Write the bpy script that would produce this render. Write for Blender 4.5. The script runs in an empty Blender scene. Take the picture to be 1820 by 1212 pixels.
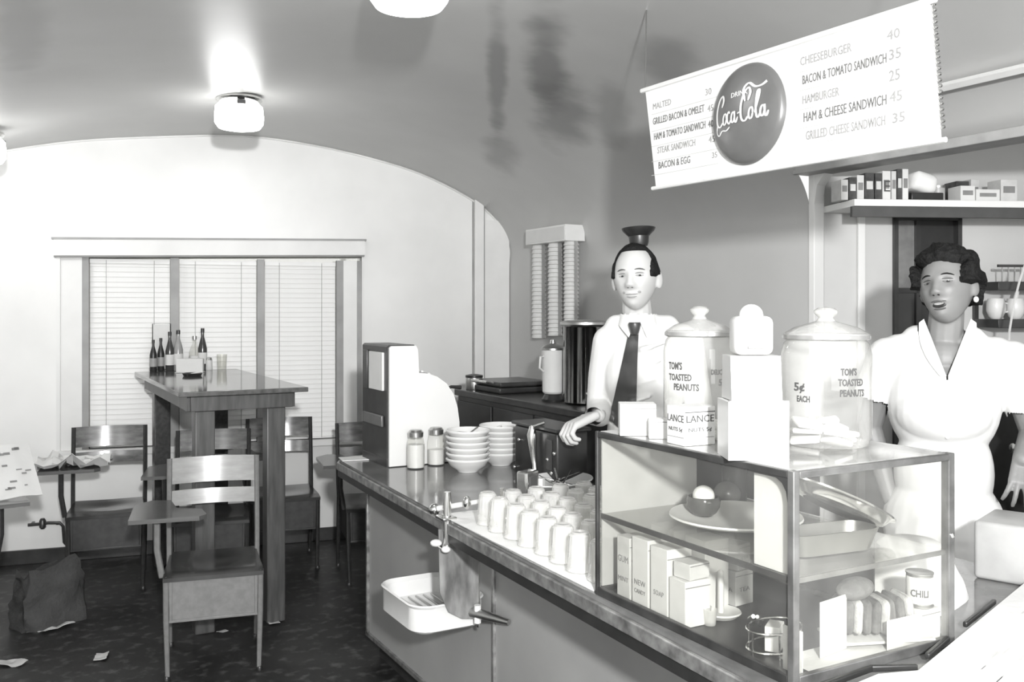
import bpy, bmesh, math, random
from mathutils import Vector, Matrix, Euler
from mathutils.bvhtree import BVHTree
from mathutils import noise as mnoise
random.seed(7)
PI = math.pi
SC = bpy.context.scene
COL = SC.collection

# ---------------------------------------------------------------- camera
YAW = math.radians(28.9)
CS, SN = math.cos(YAW), math.sin(YAW)
CAMZ = 1.6
F = 1650.0
cam_d = bpy.data.cameras.new('camera')
cam = bpy.data.objects.new('camera', cam_d); COL.objects.link(cam)
cam.location = (0, 0, CAMZ); cam.rotation_euler = (PI/2, 0, -YAW)
cam_d.sensor_width = 36; cam_d.lens = F/1820*36; cam_d.shift_y = -58/1820
cam_d.clip_start = 0.02
SC.camera = cam

def w2(X, D):                     # room axes from a sideways / forward measure
    return (CS*X+SN*D, -SN*X+CS*D)
def W(px, py, D):
    x, y = w2((px-910)/F*D, D)
    return Vector((x, y, CAMZ-(py-548)/F*D))
def WH(px, py, h):
    return W(px, py, (CAMZ-h)*F/(py-548))
def ONX(px, py, x):               # point on the plane x = const
    k = (px-910)/F
    return W(px, py, x/(CS*k+SN))

# ---------------------------------------------------------------- world, lights, exposure
world = bpy.data.worlds.new('world'); SC.world = world
world.use_nodes = True
bgn = world.node_tree.nodes['Background']
bgn.inputs[0].default_value = (1, 1, 0.985, 1); bgn.inputs[1].default_value = 0.75
SC.view_settings.view_transform = 'Standard'; SC.view_settings.look = 'None'
SC.view_settings.gamma = 1.0; SC.view_settings.use_curve_mapping = False
SC.view_settings.exposure = 0.45

def area(name, loc, target, size, energy, shape='DISK', sy=None):
    l = bpy.data.lights.new(name, 'AREA'); l.energy = energy; l.shape = shape; l.size = size
    if sy: l.size_y = sy
    o = bpy.data.objects.new(name, l); COL.objects.link(o)
    o.location = loc
    o.rotation_euler = (Vector(target)-Vector(loc)).to_track_quat('-Z', 'Y').to_euler()
    return o
fx, fy = w2(0.36, -0.75)
area('flash_bulb_light', (fx, fy, 2.1), W(760, 600, 4.5), 0.16, 165)
# broad fill light added behind the camera to lift the shadows
area('added_fill_light', (0.6, -2.4, 1.9), (1.3, 4, 1.2), 3.2, 60, 'RECTANGLE', 1.6)

# ---------------------------------------------------------------- materials
def g(v): return (v, v, v*0.985, 1)
MATS = {}
def mat(name, v, rough=0.6, metal=0.0, var=0.12, scale=14, bump=0.0, spec=0.5, bscale=None, stretch=None):
    if name in MATS: return MATS[name]
    m = bpy.data.materials.new(name); m.use_nodes = True
    nt = m.node_tree; b = nt.nodes['Principled BSDF']
    b.inputs['Roughness'].default_value = rough; b.inputs['Metallic'].default_value = metal
    b.inputs['Specular IOR Level'].default_value = spec
    tc = nt.nodes.new('ShaderNodeTexCoord'); mp = nt.nodes.new('ShaderNodeMapping')
    if stretch: mp.inputs['Scale'].default_value = stretch
    nt.links.new(tc.outputs['Object'], mp.inputs['Vector'])
    n = nt.nodes.new('ShaderNodeTexNoise'); n.inputs['Scale'].default_value = scale; n.inputs['Detail'].default_value = 5
    nt.links.new(mp.outputs[0], n.inputs['Vector'])
    r = nt.nodes.new('ShaderNodeValToRGB')
    r.color_ramp.elements[0].position = 0.3; r.color_ramp.elements[1].position = 0.7
    r.color_ramp.elements[0].color = g(v*(1-var)); r.color_ramp.elements[1].color = g(min(0.9, v*(1+var)))
    nt.links.new(n.outputs['Fac'], r.inputs[0]); nt.links.new(r.outputs[0], b.inputs['Base Color'])
    if bump:
        n2 = nt.nodes.new('ShaderNodeTexNoise'); n2.inputs['Scale'].default_value = bscale or scale*4
        n2.inputs['Detail'].default_value = 3
        nt.links.new(mp.outputs[0], n2.inputs['Vector'])
        bp = nt.nodes.new('ShaderNodeBump'); bp.inputs['Strength'].default_value = bump; bp.inputs['Distance'].default_value = 0.01
        nt.links.new(n2.outputs['Fac'], bp.inputs['Height']); nt.links.new(bp.outputs[0], b.inputs['Normal'])
    MATS[name] = m
    return m
def glassmat(name, tint=0.96, rough=0.02, mixv=0.12, milk=0.85):
    m = bpy.data.materials.new(name); m.use_nodes = True
    nt = m.node_tree; nt.nodes.clear()
    out = nt.nodes.new('ShaderNodeOutputMaterial')
    tr = nt.nodes.new('ShaderNodeBsdfTransparent'); tr.inputs[0].default_value = g(tint)
    gl = nt.nodes.new('ShaderNodeBsdfGlossy'); gl.inputs['Roughness'].default_value = rough
    df = nt.nodes.new('ShaderNodeBsdfDiffuse'); df.inputs[0].default_value = g(milk)
    lw = nt.nodes.new('ShaderNodeLayerWeight'); lw.inputs[0].default_value = 0.5
    pw = nt.nodes.new('ShaderNodeMath'); pw.operation = 'POWER'; pw.inputs[1].default_value = 4.0
    fr = nt.nodes.new('ShaderNodeMath'); fr.operation = 'MULTIPLY_ADD'; fr.inputs[1].default_value = 0.7; fr.inputs[2].default_value = 0.045
    nt.links.new(lw.outputs['Facing'], pw.inputs[0]); nt.links.new(pw.outputs[0], fr.inputs[0])
    m1 = nt.nodes.new('ShaderNodeMixShader'); m2 = nt.nodes.new('ShaderNodeMixShader')
    m2.inputs[0].default_value = mixv
    tcn = nt.nodes.new('ShaderNodeTexCoord'); nz = nt.nodes.new('ShaderNodeTexNoise'); nz.inputs['Scale'].default_value = 9
    nt.links.new(tcn.outputs['Object'], nz.inputs['Vector'])
    mu = nt.nodes.new('ShaderNodeMath'); mu.operation = 'MULTIPLY'; mu.inputs[1].default_value = mixv*2
    nt.links.new(nz.outputs['Fac'], mu.inputs[0]); nt.links.new(mu.outputs[0], m2.inputs[0])
    nt.links.new(tr.outputs[0], m2.inputs[1]); nt.links.new(df.outputs[0], m2.inputs[2])
    nt.links.new(fr.outputs[0], m1.inputs[0]); nt.links.new(m2.outputs[0], m1.inputs[1]); nt.links.new(gl.outputs[0], m1.inputs[2])
    nt.links.new(m1.outputs[0], out.inputs[0])
    MATS[name] = m
    return m
def emis(name, v, s):
    m = bpy.data.materials.new(name); m.use_nodes = True
    b = m.node_tree.nodes['Principled BSDF']
    b.inputs['Base Color'].default_value = g(v); b.inputs['Emission Color'].default_value = g(1); b.inputs['Emission Strength'].default_value = s
    nt = m.node_tree
    tc = nt.nodes.new('ShaderNodeTexCoord'); n = nt.nodes.new('ShaderNodeTexNoise'); n.inputs['Scale'].default_value = 6
    mr = nt.nodes.new('ShaderNodeMapRange'); mr.inputs[3].default_value = s*0.9; mr.inputs[4].default_value = s*1.1
    nt.links.new(tc.outputs['Object'], n.inputs['Vector']); nt.links.new(n.outputs['Fac'], mr.inputs[0]); nt.links.new(mr.outputs[0], b.inputs['Emission Strength'])
    return m
M_white = mat('white_enamel', 0.66, 0.3, var=0.03)
M_paper = mat('white_paper', 0.64, 0.8, var=0.04, bump=0.15, scale=8)
M_news = mat('newsprint', 0.56, 0.85, var=0.10, scale=20, bump=0.25, bscale=12)
M_cloth = mat('white_cotton', 0.76, 0.85, var=0.04, scale=7, bump=0.5, bscale=11)
M_wallend = mat('pale_painted_board', 0.80, 0.35, var=0.09, scale=1.3, spec=0.45)
M_trimw = mat('pale_trim_paint', 0.74, 0.45, var=0.05, scale=4)
M_mull = mat('grey_trim_paint', 0.30, 0.5, var=0.15, scale=6)
M_line = mat('dark_joint', 0.07, 0.7)
M_hole = mat('dark_back_panel', 0.03, 0.5)
M_slat = mat('blind_slat_paint', 0.82, 0.45, var=0.05, scale=5)
M_black = mat('black_enamel', 0.022, 0.35, var=0.3)
M_dark = mat('dark_lacquer', 0.035, 0.3, var=0.3)
M_chrome = mat('chrome', 0.72, 0.16, 1.0, var=0.05)
M_steel = mat('brushed_steel', 0.5, 0.32, 1.0, var=0.12, scale=10)
M_wood_shade = mat('shaded_oak', 0.035, 0.3, var=0.45, scale=6, stretch=(8, 1, 8))  # rear table legs: darker copy of the wood, shade put into the colour
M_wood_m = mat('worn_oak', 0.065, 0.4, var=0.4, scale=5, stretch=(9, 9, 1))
M_wood_l = mat('varnished_maple', 0.30, 0.22, var=0.12, scale=5, stretch=(2, 9, 9))
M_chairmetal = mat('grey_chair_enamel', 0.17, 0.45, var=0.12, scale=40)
M_chairshade = mat('dark_shaded_chair_enamel', 0.028, 0.4, var=0.3, scale=30)  # chairs other than the front one: dark finish with shade put into the colour
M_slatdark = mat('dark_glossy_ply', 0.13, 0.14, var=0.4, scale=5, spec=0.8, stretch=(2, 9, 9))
M_top = mat('counter_linoleum', 0.14, 0.12, var=0.3, scale=9, spec=0.8)
M_panel = mat('grey_counter_panel', 0.31, 0.45, var=0.12, scale=2)
M_ink = mat('dark_ink', 0.07, 0.8)
M_inkl = mat('grey_ink', 0.22, 0.8)
M_glass = glassmat('clear_glass', 0.97, 0.02, 0.05)
M_jarglass = glassmat('jar_glass', 0.96, 0.03, 0.16, 0.8)
M_signink = mat('sign_letter_ink', 0.15, 0.8)
M_signinkl = mat('faded_sign_letter_ink', 0.30, 0.8)
M_glassm = glassmat('dusty_case_glass', 0.96, 0.05, 0.03)
M_tumbler = glassmat('pressed_tumbler_glass', 0.93, 0.08, 0.34, 0.9)
M_lamp = emis('lit_opal_glass', 0.9, 4.5)

# ---------------------------------------------------------------- mesh helpers
class MB:
    def __init__(self): self.bm = bmesh.new()
    def box(self, c, s, rot=None, bev=0.0, seg=2):
        r = bmesh.ops.create_cube(self.bm, size=1)
        vs = r['verts']
        bmesh.ops.scale(self.bm, vec=s, verts=vs)
        if bev:
            es = list({e for v in vs for e in v.link_edges})
            rr = bmesh.ops.bevel(self.bm, geom=es, offset=bev, segments=seg, affect='EDGES', profile=0.5)
            vs = list({v for v in rr['verts']} | {v for v in vs if v.is_valid})
        if rot is not None:
            m = rot if isinstance(rot, Matrix) else (Matrix.Rotation(rot, 4, 'Z') if isinstance(rot, (int, float)) else Euler(rot).to_matrix().to_4x4())
            bmesh.ops.transform(self.bm, matrix=m, verts=vs)
        bmesh.ops.translate(self.bm, vec=Vector(c), verts=vs)
        return self
    def bb(self, a, b, bev=0.0):
        return self.box([(a[i]+b[i])/2 for i in range(3)], [abs(b[i]-a[i]) for i in range(3)], None, bev)
    def ring(self, c, u, v, r, n):
        return [self.bm.verts.new(c+u*(r*math.cos(2*PI*i/n))+v*(r*math.sin(2*PI*i/n))) for i in range(n)]
    def tube(self, pts, r, n=10, cap=True):
        pts = [Vector(p) for p in pts]
        rs = r if isinstance(r, (list, tuple)) else [r]*len(pts)
        up = None; rings = []
        for i, p in enumerate(pts):
            t = (pts[min(i+1, len(pts)-1)]-pts[max(i-1, 0)]).normalized()
            if up is None:
                up = Vector((0, 0, 1)) if abs(t.z) < 0.9 else Vector((1, 0, 0))
            u = t.cross(up)
            if u.length < 1e-5: u = t.orthogonal()
            u.normalize(); v = u.cross(t).normalized(); up = v
            rings.append(self.ring(p, u, v, rs[i], n))
        for a, b in zip(rings, rings[1:]):
            for i in range(n): self.bm.faces.new((a[i], a[(i+1) % n], b[(i+1) % n], b[i]))
        if cap:
            self.bm.faces.new(rings[0][::-1]); self.bm.faces.new(rings[-1])
        return self
    def lathe(self, prof, c=(0, 0, 0), n=24, cap=True):
        c = Vector(c); rings = []
        for r, z in prof:
            rings.append(self.ring(c+Vector((0, 0, z)), Vector((1, 0, 0)), Vector((0, 1, 0)), max(r, 1e-4), n))
        for a, b in zip(rings, rings[1:]):
            for i in range(n): self.bm.faces.new((a[i], a[(i+1) % n], b[(i+1) % n], b[i]))
        if cap:
            self.bm.faces.new(rings[0][::-1]); self.bm.faces.new(rings[-1])
        return self
    def ball(self, c, r, seg=16, rot=None):
        rr = bmesh.ops.create_uvsphere(self.bm, u_segments=seg, v_segments=max(6, seg*2//3), radius=1)
        vs = rr['verts']
        if isinstance(r, (int, float)): r = (r, r, r)
        bmesh.ops.scale(self.bm, vec=r, verts=vs)
        if rot is not None: bmesh.ops.transform(self.bm, matrix=Euler(rot).to_matrix().to_4x4(), verts=vs)
        bmesh.ops.translate(self.bm, vec=Vector(c), verts=vs)
        return self
    def prism(self, poly, z0, z1):
        a = [self.bm.verts.new((x, y, z0)) for x, y in poly]
        b = [self.bm.verts.new((x, y, z1)) for x, y in poly]
        n = len(poly)
        self.bm.faces.new(a[::-1]); self.bm.faces.new(b)
        for i in range(n): self.bm.faces.new((a[i], a[(i+1) % n], b[(i+1) % n], b[i]))
        return self
    def prism_ax(self, poly, t0, t1, ax='x'):       # polygon in the plane normal to ax
        def P(u, v, t): return (t, u, v) if ax == 'x' else (u, t, v)
        a = [self.bm.verts.new(P(u, v, t0)) for u, v in poly]
        b = [self.bm.verts.new(P(u, v, t1)) for u, v in poly]
        n = len(poly)
        self.bm.faces.new(a[::-1]); self.bm.faces.new(b)
        for i in range(n): self.bm.faces.new((a[i], a[(i+1) % n], b[(i+1) % n], b[i]))
        return self
    def grid(self, fn, nu, nv, thick=0.0):
        vs = [[self.bm.verts.new(fn(i/nu, j/nv)) for j in range(nv+1)] for i in range(nu+1)]
        for i in range(nu):
            for j in range(nv): self.bm.faces.new((vs[i][j], vs[i+1][j], vs[i+1][j+1], vs[i][j+1]))
        if thick:
            self.bm.normal_update()
            geom = self.bm.faces[:]
            bmesh.ops.solidify(self.bm, geom=geom, thickness=thick)
        return self
    def xf(self, m):
        bmesh.ops.transform(self.bm, matrix=m, verts=self.bm.verts[:]); return self
    def obj(self, name, m, parent=None, smooth=35, label=None):
        bmesh.ops.recalc_face_normals(self.bm, faces=self.bm.faces[:])
        me = bpy.data.meshes.new(name); self.bm.to_mesh(me); self.bm.free()
        if smooth:
            for p in me.polygons: p.use_smooth = True
            me.set_sharp_from_angle(angle=math.radians(smooth))
        me.materials.append(m)
        o = bpy.data.objects.new(name, me); COL.objects.link(o)
        if parent: o.parent = parent
        if label: o['label'] = label
        return o
def tag(o, label, cat, group=None, kind=None):
    o['label'] = label; o['category'] = cat
    if group: o['group'] = group
    if kind: o['kind'] = kind
    return o
def thing(name, label, cat, loc=(0, 0, 0), rz=0.0, group=None):
    o = bpy.data.objects.new(name, None); COL.objects.link(o)
    o.empty_display_size = 0.05
    o.location = loc; o.rotation_euler = (0, 0, rz)
    return tag(o, label, cat, group)
def struct(o): o['kind'] = 'structure'; return o
def dup(root, loc, rz, label, group=None):
    r = root.copy(); COL.objects.link(r); r.location = loc; r.rotation_euler = (0, 0, rz); r['label'] = label
    if group: r['group'] = group
    for ch in list(root.children):
        c = ch.copy(); COL.objects.link(c); c.parent = r
        for gch in ch.children:
            d = gch.copy(); COL.objects.link(d); d.parent = c
    return r
def text_bm(s, size, ext=0.0006, align='LEFT', bold=0.0, space=1.0):
    cu = bpy.data.curves.new('t', 'FONT'); cu.body = s; cu.size = size; cu.extrude = ext; cu.align_x = align
    cu.space_character = space; cu.offset = bold; cu.resolution_u = 2
    o = bpy.data.objects.new('t', cu); COL.objects.link(o)
    dg = bpy.context.evaluated_depsgraph_get(); dg.update()
    me = bpy.data.meshes.new_from_object(o.evaluated_get(dg))
    mb = MB(); mb.bm.from_mesh(me)
    bpy.data.objects.remove(o); bpy.data.curves.remove(cu); bpy.data.meshes.remove(me)
    return mb

# ================================================================= SETTING
WD0, WSL = 6.85, 0.34                   # the window wall: distance and slant
def wallD(px): return WD0/(1-WSL*(px-910)/F)
def ew(px, py): return W(px, py, wallD(px))
_e = Vector((1, WSL)).normalized()
ex, ey = w2(_e.x, _e.y)
EX = Vector((ex, ey, 0)); EN = Vector((-ey, ex, 0))     # along the wall / away from the room
E0 = Vector((*w2(0, WD0), 0))
MW = Matrix(((EX.x, EN.x, 0, E0.x), (EX.y, EN.y, 0, E0.y), (0, 0, 1, 0), (0, 0, 0, 1)))
def ws(px, py=548):                     # pixel -> (s, z) on the wall
    p = ew(px, py); return ((p-E0).dot(EX), p.z)
def wall_y(x):                          # room y of the wall line at room x
    return E0.y+(x-E0.x)*EX.y/EX.x
XR = ew(905, 430).x                     # right wall plane
arch = [ew(*q) for q in ((0, 268), (120, 251), (250, 243), (420, 240), (540, 254), (650, 278), (750, 309), (840, 355), (885, 395), (905, 435))]
XR_ = XR
prof = [(-1.15, 0.0), (-1.15, 2.05), (-1.05, 2.2), (-0.8, 2.34), (-0.4, 2.48)]+[(p.x, p.z) for p in arch]+[(XR, 1.9), (XR, 1.7)]
prof_full = prof+[(XR, 0.0)]
OPEN_Y = 3.1                            # kitchen opening starts here
ni = 5
def smooth_prof(pts, sub=5):
    out = []
    for i in range(len(pts)-1):
        p0, p1, p2, p3 = pts[max(i-1, 0)], pts[i], pts[i+1], pts[min(i+2, len(pts)-1)]
        for k in range(sub):
            t = k/sub
            out.append(tuple(0.5*((2*p1[j])+(-p0[j]+p2[j])*t+(2*p0[j]-5*p1[j]+4*p2[j]-p3[j])*t*t+(-p0[j]+3*p1[j]-3*p2[j]+p3[j])*t**3) for j in (0, 1)))
    out.append(pts[-1]); return out
curve = smooth_prof(prof[1:])
YB = -2.6
def ray_ceiling(px, py):
    d = W(px, py, 1)-Vector((0, 0, CAMZ)); best = None
    for i in range(len(curve)-1):
        (x0, z0), (x1, z1) = curve[i], curve[i+1]
        for k in range(400): pass
        a = d.x*(z1-z0)-d.z*(x1-x0)
        if abs(a) < 1e-9: continue
        t = (x0*(z1-z0)-(z0-CAMZ)*(x1-x0))/a
        X = d.x*t; Z = CAMZ+d.z*t
        if t > 0.3 and min(x0, x1)-1e-4 <= X <= max(x0, x1)+1e-4 and min(z0, z1)-1e-3 <= Z <= max(z0, z1)+1e-3:
            return Vector((X, d.y*t, Z))
    return Vector((0, 0, 2.6))

# floor
def floor_mat():
    m = mat('dark_worn_linoleum', 0.022, 0.42, var=0.5, scale=3, spec=0.35)
    nt = m.node_tree; b = nt.nodes['Principled BSDF']
    n = nt.nodes.new('ShaderNodeTexNoise'); n.inputs['Scale'].default_value = 17; n.inputs['Detail'].default_value = 6
    tc = nt.nodes.new('ShaderNodeTexCoord'); nt.links.new(tc.outputs['Object'], n.inputs['Vector'])
    r = nt.nodes.new('ShaderNodeValToRGB'); r.color_ramp.elements[0].position = 0.53; r.color_ramp.elements[1].position = 0.72
    r.color_ramp.elements[0].color = (0, 0, 0, 1); r.color_ramp.elements[1].color = (.25, .25, .25, 1)
    nt.links.new(n.outputs['Fac'], r.inputs[0])
    mx = nt.nodes.new('ShaderNodeMix'); mx.data_type = 'RGBA'
    src = b.inputs['Base Color'].links[0].from_socket
    nt.links.new(r.outputs[0], mx.inputs[0]); nt.links.new(src, mx.inputs[6]); mx.inputs[7].default_value = g(0.28)
    nt.links.new(mx.outputs[2], b.inputs['Base Color'])
    return m
mb = MB(); mb.prism([(-1.3, YB), (6.6, YB), (6.6, 5.0), (XR+0.05, wall_y(XR)+0.1), (-1.3, wall_y(-1.3)+0.1)], -0.06, 0)
struct(mb.obj('floor', floor_mat(), smooth=0))

# ceiling: long barrel vault of satin enamelled sheet
def ceil_mat():
    m = mat('satin_ceiling_sheet', 0.50, 0.36, var=0.08, scale=1.2, spec=0.45)
    nt = m.node_tree; b = nt.nodes['Principled BSDF']
    tc = nt.nodes.new('ShaderNodeTexCoord')
    last = b.inputs['Base Color'].links[0].from_socket
    nz = nt.nodes.new('ShaderNodeTexNoise'); nz.inputs['Scale'].default_value = 4.0; nz.inputs['Detail'].default_value = 3
    nt.links.new(tc.outputs['Object'], nz.inputs['Vector'])
    for (px, py, sx, sy, amt) in ((884, 150, 14, 90, .55), (972, 120, 32, 75, .6), (1000, 205, 42, 55, .5), (1085, 200, 26, 60, .35), (888, 268, 22, 36, .4), (40, 60, 40, 70, .25), (1190, 110, 50, 40, .4)):
        c = ray_ceiling(px, py)
        sub = nt.nodes.new('ShaderNodeVectorMath'); sub.operation = 'SUBTRACT'; sub.inputs[1].default_value = c
        nt.links.new(tc.outputs['Object'], sub.inputs[0])
        # long axis of the dark patch runs diagonally down the sheet
        tv = (ray_ceiling(px, py-12)-ray_ceiling(px, py+12)).normalized(); sv = ray_ceiling(px+12, py)-ray_ceiling(px-12, py)
        sv = (sv-tv*sv.dot(tv)).normalized()
        cmb = nt.nodes.new('ShaderNodeCombineXYZ')
        for k, (vec, ext) in enumerate(((sv, (ray_ceiling(px+sx, py)-c).length), (tv, (ray_ceiling(px, py+sy)-c).length))):
            dn = nt.nodes.new('ShaderNodeVectorMath'); dn.operation = 'DOT_PRODUCT'; dn.inputs[1].default_value = vec/ext
            nt.links.new(sub.outputs[0], dn.inputs[0]); nt.links.new(dn.outputs['Value'], cmb.inputs[k])
        ln = nt.nodes.new('ShaderNodeVectorMath'); ln.operation = 'LENGTH'; nt.links.new(cmb.outputs[0], ln.inputs[0])
        ad = nt.nodes.new('ShaderNodeMath'); ad.operation = 'MULTIPLY_ADD'; ad.inputs[1].default_value = 1.6
        nt.links.new(nz.outputs['Fac'], ad.inputs[0]); nt.links.new(ln.outputs['Value'], ad.inputs[2])
        mr = nt.nodes.new('ShaderNodeMapRange'); mr.inputs[1].default_value = 1.2; mr.inputs[2].default_value = 2.3
        mr.inputs[3].default_value = amt; mr.inputs[4].default_value = 0; mr.clamp = True; mr.interpolation_type = 'SMOOTHSTEP'
        nt.links.new(ad.outputs[0], mr.inputs[0])
        mx = nt.nodes.new('ShaderNodeMix'); mx.data_type = 'RGBA'
        nt.links.new(mr.outputs[0], mx.inputs[0]); nt.links.new(last, mx.inputs[6]); mx.inputs[7].default_value = g(0.07)
        last = mx.outputs[2]
    nt.links.new(last, b.inputs['Base Color'])
    return m
M_ceil = ceil_mat()
zcut = 2.245
up_curve = [c for c in curve]
mb = MB()
def vault_strip(mb, pts, ya, yb):
    prev = None
    for (x, z) in pts:
        y1 = yb if yb is not None else wall_y(x)+0.03
        a = mb.bm.verts.new((x, ya, z)); b = mb.bm.verts.new((x, y1, z))
        if prev: mb.bm.faces.new((prev[0], a, b, prev[1]))
        prev = (a, b)
vault_strip(mb, curve, OPEN_Y, None)
vault_strip(mb, [c for i, c in enumerate(curve) if not (c[0] > 1 and c[1] < zcut)]+[(3.235, zcut)], YB, OPEN_Y)
struct(mb.obj('ceiling', M_ceil, smooth=60))
# sheet below the curve: right wall, left wall
def rwall_mat():
    m = mat('satin_wall_sheet', 0.38, 0.33, var=0.10, scale=1.6, spec=0.4)
    nt = m.node_tree; b = nt.nodes['Principled BSDF']
    tc = nt.nodes.new('ShaderNodeTexCoord'); wv = nt.nodes.new('ShaderNodeTexWave'); wv.bands_direction = 'Y'
    wv.inputs['Scale'].default_value = 14; wv.inputs['Distortion'].default_value = 0.3
    nt.links.new(tc.outputs['Object'], wv.inputs['Vector'])
    bp = nt.nodes.new('ShaderNodeBump'); bp.inputs['Strength'].default_value = 0.12; bp.inputs['Distance'].default_value = 0.004
    nt.links.new(wv.outputs['Fac'], bp.inputs['Height']); nt.links.new(bp.outputs[0], b.inputs['Normal'])
    return m
M_rwall = rwall_mat()
zr = curve[-1][1]
mb = MB(); mb.bb((XR, OPEN_Y, 0), (XR+0.05, wall_y(XR)+0.02, zr))
struct(mb.obj('wall_right', M_ceil, smooth=0))
mb = MB(); mb.bb((-1.2, YB, 0), (-1.15, wall_y(-1.15), curve[0][1]))
struct(mb.obj('wall_left', M_wallend, smooth=0))
# end wall under the vault, with the window hole
wl, wr = ws(100)[0], ws(643)[0]
win_t = ws(100, 426)[1]; win_b = 0.70
poly = []
for (x, z) in [(-1.15, 0)]+list(curve)+[(XR, 0)]:
    s = (Vector((x, wall_y(x), 0))-E0).dot(EX); poly.append((s, z-0.004 if z > 0 else 0))
mb = MB()
# split in left / right / above / below strips of the opening
def clip_poly(poly, a, b, zmin, zmax):
    def clip(ps, f, inter):
        out = []
        for i in range(len(ps)):
            p, q = ps[i-1], ps[i]
            fp, fq = f(p), f(q)
            if fp >= 0: out.append(p)
            if fp*fq < 0: 
                t = fp/(fp-fq); out.append((p[0]+(q[0]-p[0])*t, p[1]+(q[1]-p[1])*t))
        return out
    ps = poly
    for f in (lambda p: p[0]-a, lambda p: b-p[0], lambda p: p[1]-zmin, lambda p: zmax-p[1]):
        ps = clip(ps, f, None)
    return ps
for (a, b, z0, z1) in ((-9, wl, -1, 9), (wr, 9, -1, 9), (wl, wr, win_t, 9), (wl, wr, -1, win_b)):
    mb.prism_ax(clip_poly(poly, a, b, z0, z1), 0, 0.12, 'y')
mb.xf(MW)
struct(mb.obj('wall_back', M_wallend, smooth=0))
# pilaster strips where the arch comes down
s0, s1, s2 = ws(842)[0], ws(858)[0], ws(904)[0]
mb = MB(); mb.bb((s0, -0.035, 0), (s1, 0, ws(850, 352)[1]), 0.004); mb.bb((s1, -0.015, 0), (s2, 0, ws(880, 392)[1])); mb.xf(MW)
struct(mb.obj('trim_1', M_trimw, smooth=20))
mb = MB(); mb.bb((s0-0.012, -0.008, 0), (s0, 0, ws(842, 356)[1])); mb.bb((s1, -0.02, 0), (s1+0.01, -0.002, ws(860, 368)[1])); mb.xf(MW)
struct(mb.obj('trim_2', M_mull, smooth=0))
# thin cove line along the arch
mb = MB()
pts = [Vector(((Vector((x, wall_y(x), 0))-E0).dot(EX), -0.004, z-0.006)) for x, z in curve if z > 2.1]
mb.tube(pts, 0.008, 6); mb.xf(MW)
struct(mb.obj('trim_3', M_wallend, smooth=60))
# baseboard
mb = MB(); mb.bb(((Vector((-1.15, wall_y(-1.15), 0))-E0).dot(EX), -0.018, 0), (s0, 0, 0.09), 0.004); mb.xf(MW)
struct(mb.obj('baseboard_back', M_dark, smooth=20))

# window: frame, header, mullions, glass behind; blinds are things
win = bpy.data.objects.new('window_1', None); COL.objects.link(win); win.matrix_world = MW; struct(win)
ztl, ztr = ws(100, 426)[1], ws(645, 429)[1]
zbl, zbr = ws(100, 455)[1], ws(645, 454)[1]
def slab(name, poly, n0, n1, m, par):
    b = MB(); b.prism_ax(poly, n0, n1, 'y'); return b.obj(name, m, par, smooth=0)
a, b_ = ws(97)[0], ws(646)[0]
slab('window_header', [(a, zbl), (b_, zbr), (b_, ztr), (a, ztl)], -0.06, 0.0, M_trimw, win)
slab('header_cap', [(a-.01, ztl), (b_+.01, ztr), (b_+.01, ztr+.012), (a-.01, ztl+.012)], -0.07, 0.0, M_mull, win)
slab('header_bead', [(a, zbl-.01), (b_, zbr-.01), (b_, zbr), (a, zbl)], -0.045, -0.0, M_mull, win)
for (p0, p1) in ((101, 108), (634, 642)):
    slab('window_jamb', [(ws(p0)[0], win_b), (ws(p1)[0], win_b), (ws(p1)[0], zbl), (ws(p0)[0], zbl)], -0.03, 0.02, M_mull if p0 > 300 else M_trimw, win)
for (p0, p1) in ((108, 146), (610, 634)):
    slab('side_board', [(ws(p0)[0], win_b), (ws(p1)[0], win_b), (ws(p1)[0], zbl), (ws(p0)[0], zbl)], -0.012, 0.02, M_trimw, win)
for (p0, p1) in ((146, 158), (303, 318), (457, 470), (598, 610)):
    slab('mullion', [(ws(p0)[0], win_b), (ws(p1)[0], win_b), (ws(p1)[0], zbl), (ws(p0)[0], zbl)], -0.012, 0.03, M_mull, win)
slab('window_sill', [(a, win_b-.04), (b_, win_b-.04), (b_, win_b), (a, win_b)], -0.05, 0.06, M_trimw, win)
slab('window_pane', [(a, win_b), (b_, win_b), (b_, ztl), (a, ztl)], 0.09, 0.095, M_glass, win)
slab('window_backing', [(a, win_b), (b_, win_b), (b_, ztl), (a, ztl)], 0.115, 0.118, M_wallend, win)
slat_me = None
for bi, (p0, p1, lb) in enumerate(((158, 303, 'white venetian blind in the left window bay'), (318, 457, 'white venetian blind in the middle window bay behind the bottles'), (470, 598, 'white venetian blind in the right window bay'))):
    bl = thing('venetian_blind', lb, 'blind', group='blinds in the window bays'); bl.matrix_world = MW
    sa, sb = ws(p0)[0]+.004, ws(p1)[0]-.004
    n = 36; pitch = (zbl-.045-win_b)/n
    ref = None
    for k in range(n):
        if ref is None:
            sm = MB(); L = sb-sa; sm.box((0, 0, 0), (L, 0.040, 0.0025), (math.radians(78), 0, 0))
            ref = sm.obj('slat', M_slat, bl, smooth=0); o = ref
        else:
            o = ref.copy(); COL.objects.link(o); o.parent = bl
        o.location = ((sa+sb)/2, 0.035, win_b+.02+pitch*(k+.5))
    MB().bb((sa, 0.015, zbl-.04), (sb, 0.055, zbl-.012)).obj('head_rail', M_slat, bl, smooth=0)
    MB().bb((sa, 0.02, win_b+.003), (sb, 0.05, win_b+.018)).obj('bottom_rail', M_slat, bl, smooth=0)
    for q in (0.2, 0.8):
        x = sa+(sb-sa)*q; MB().tube([(x, 0.012, win_b+.01), (x, 0.012, zbl-.02)], 0.0018, 5).obj('ladder_cord', M_mull, bl)

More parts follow.
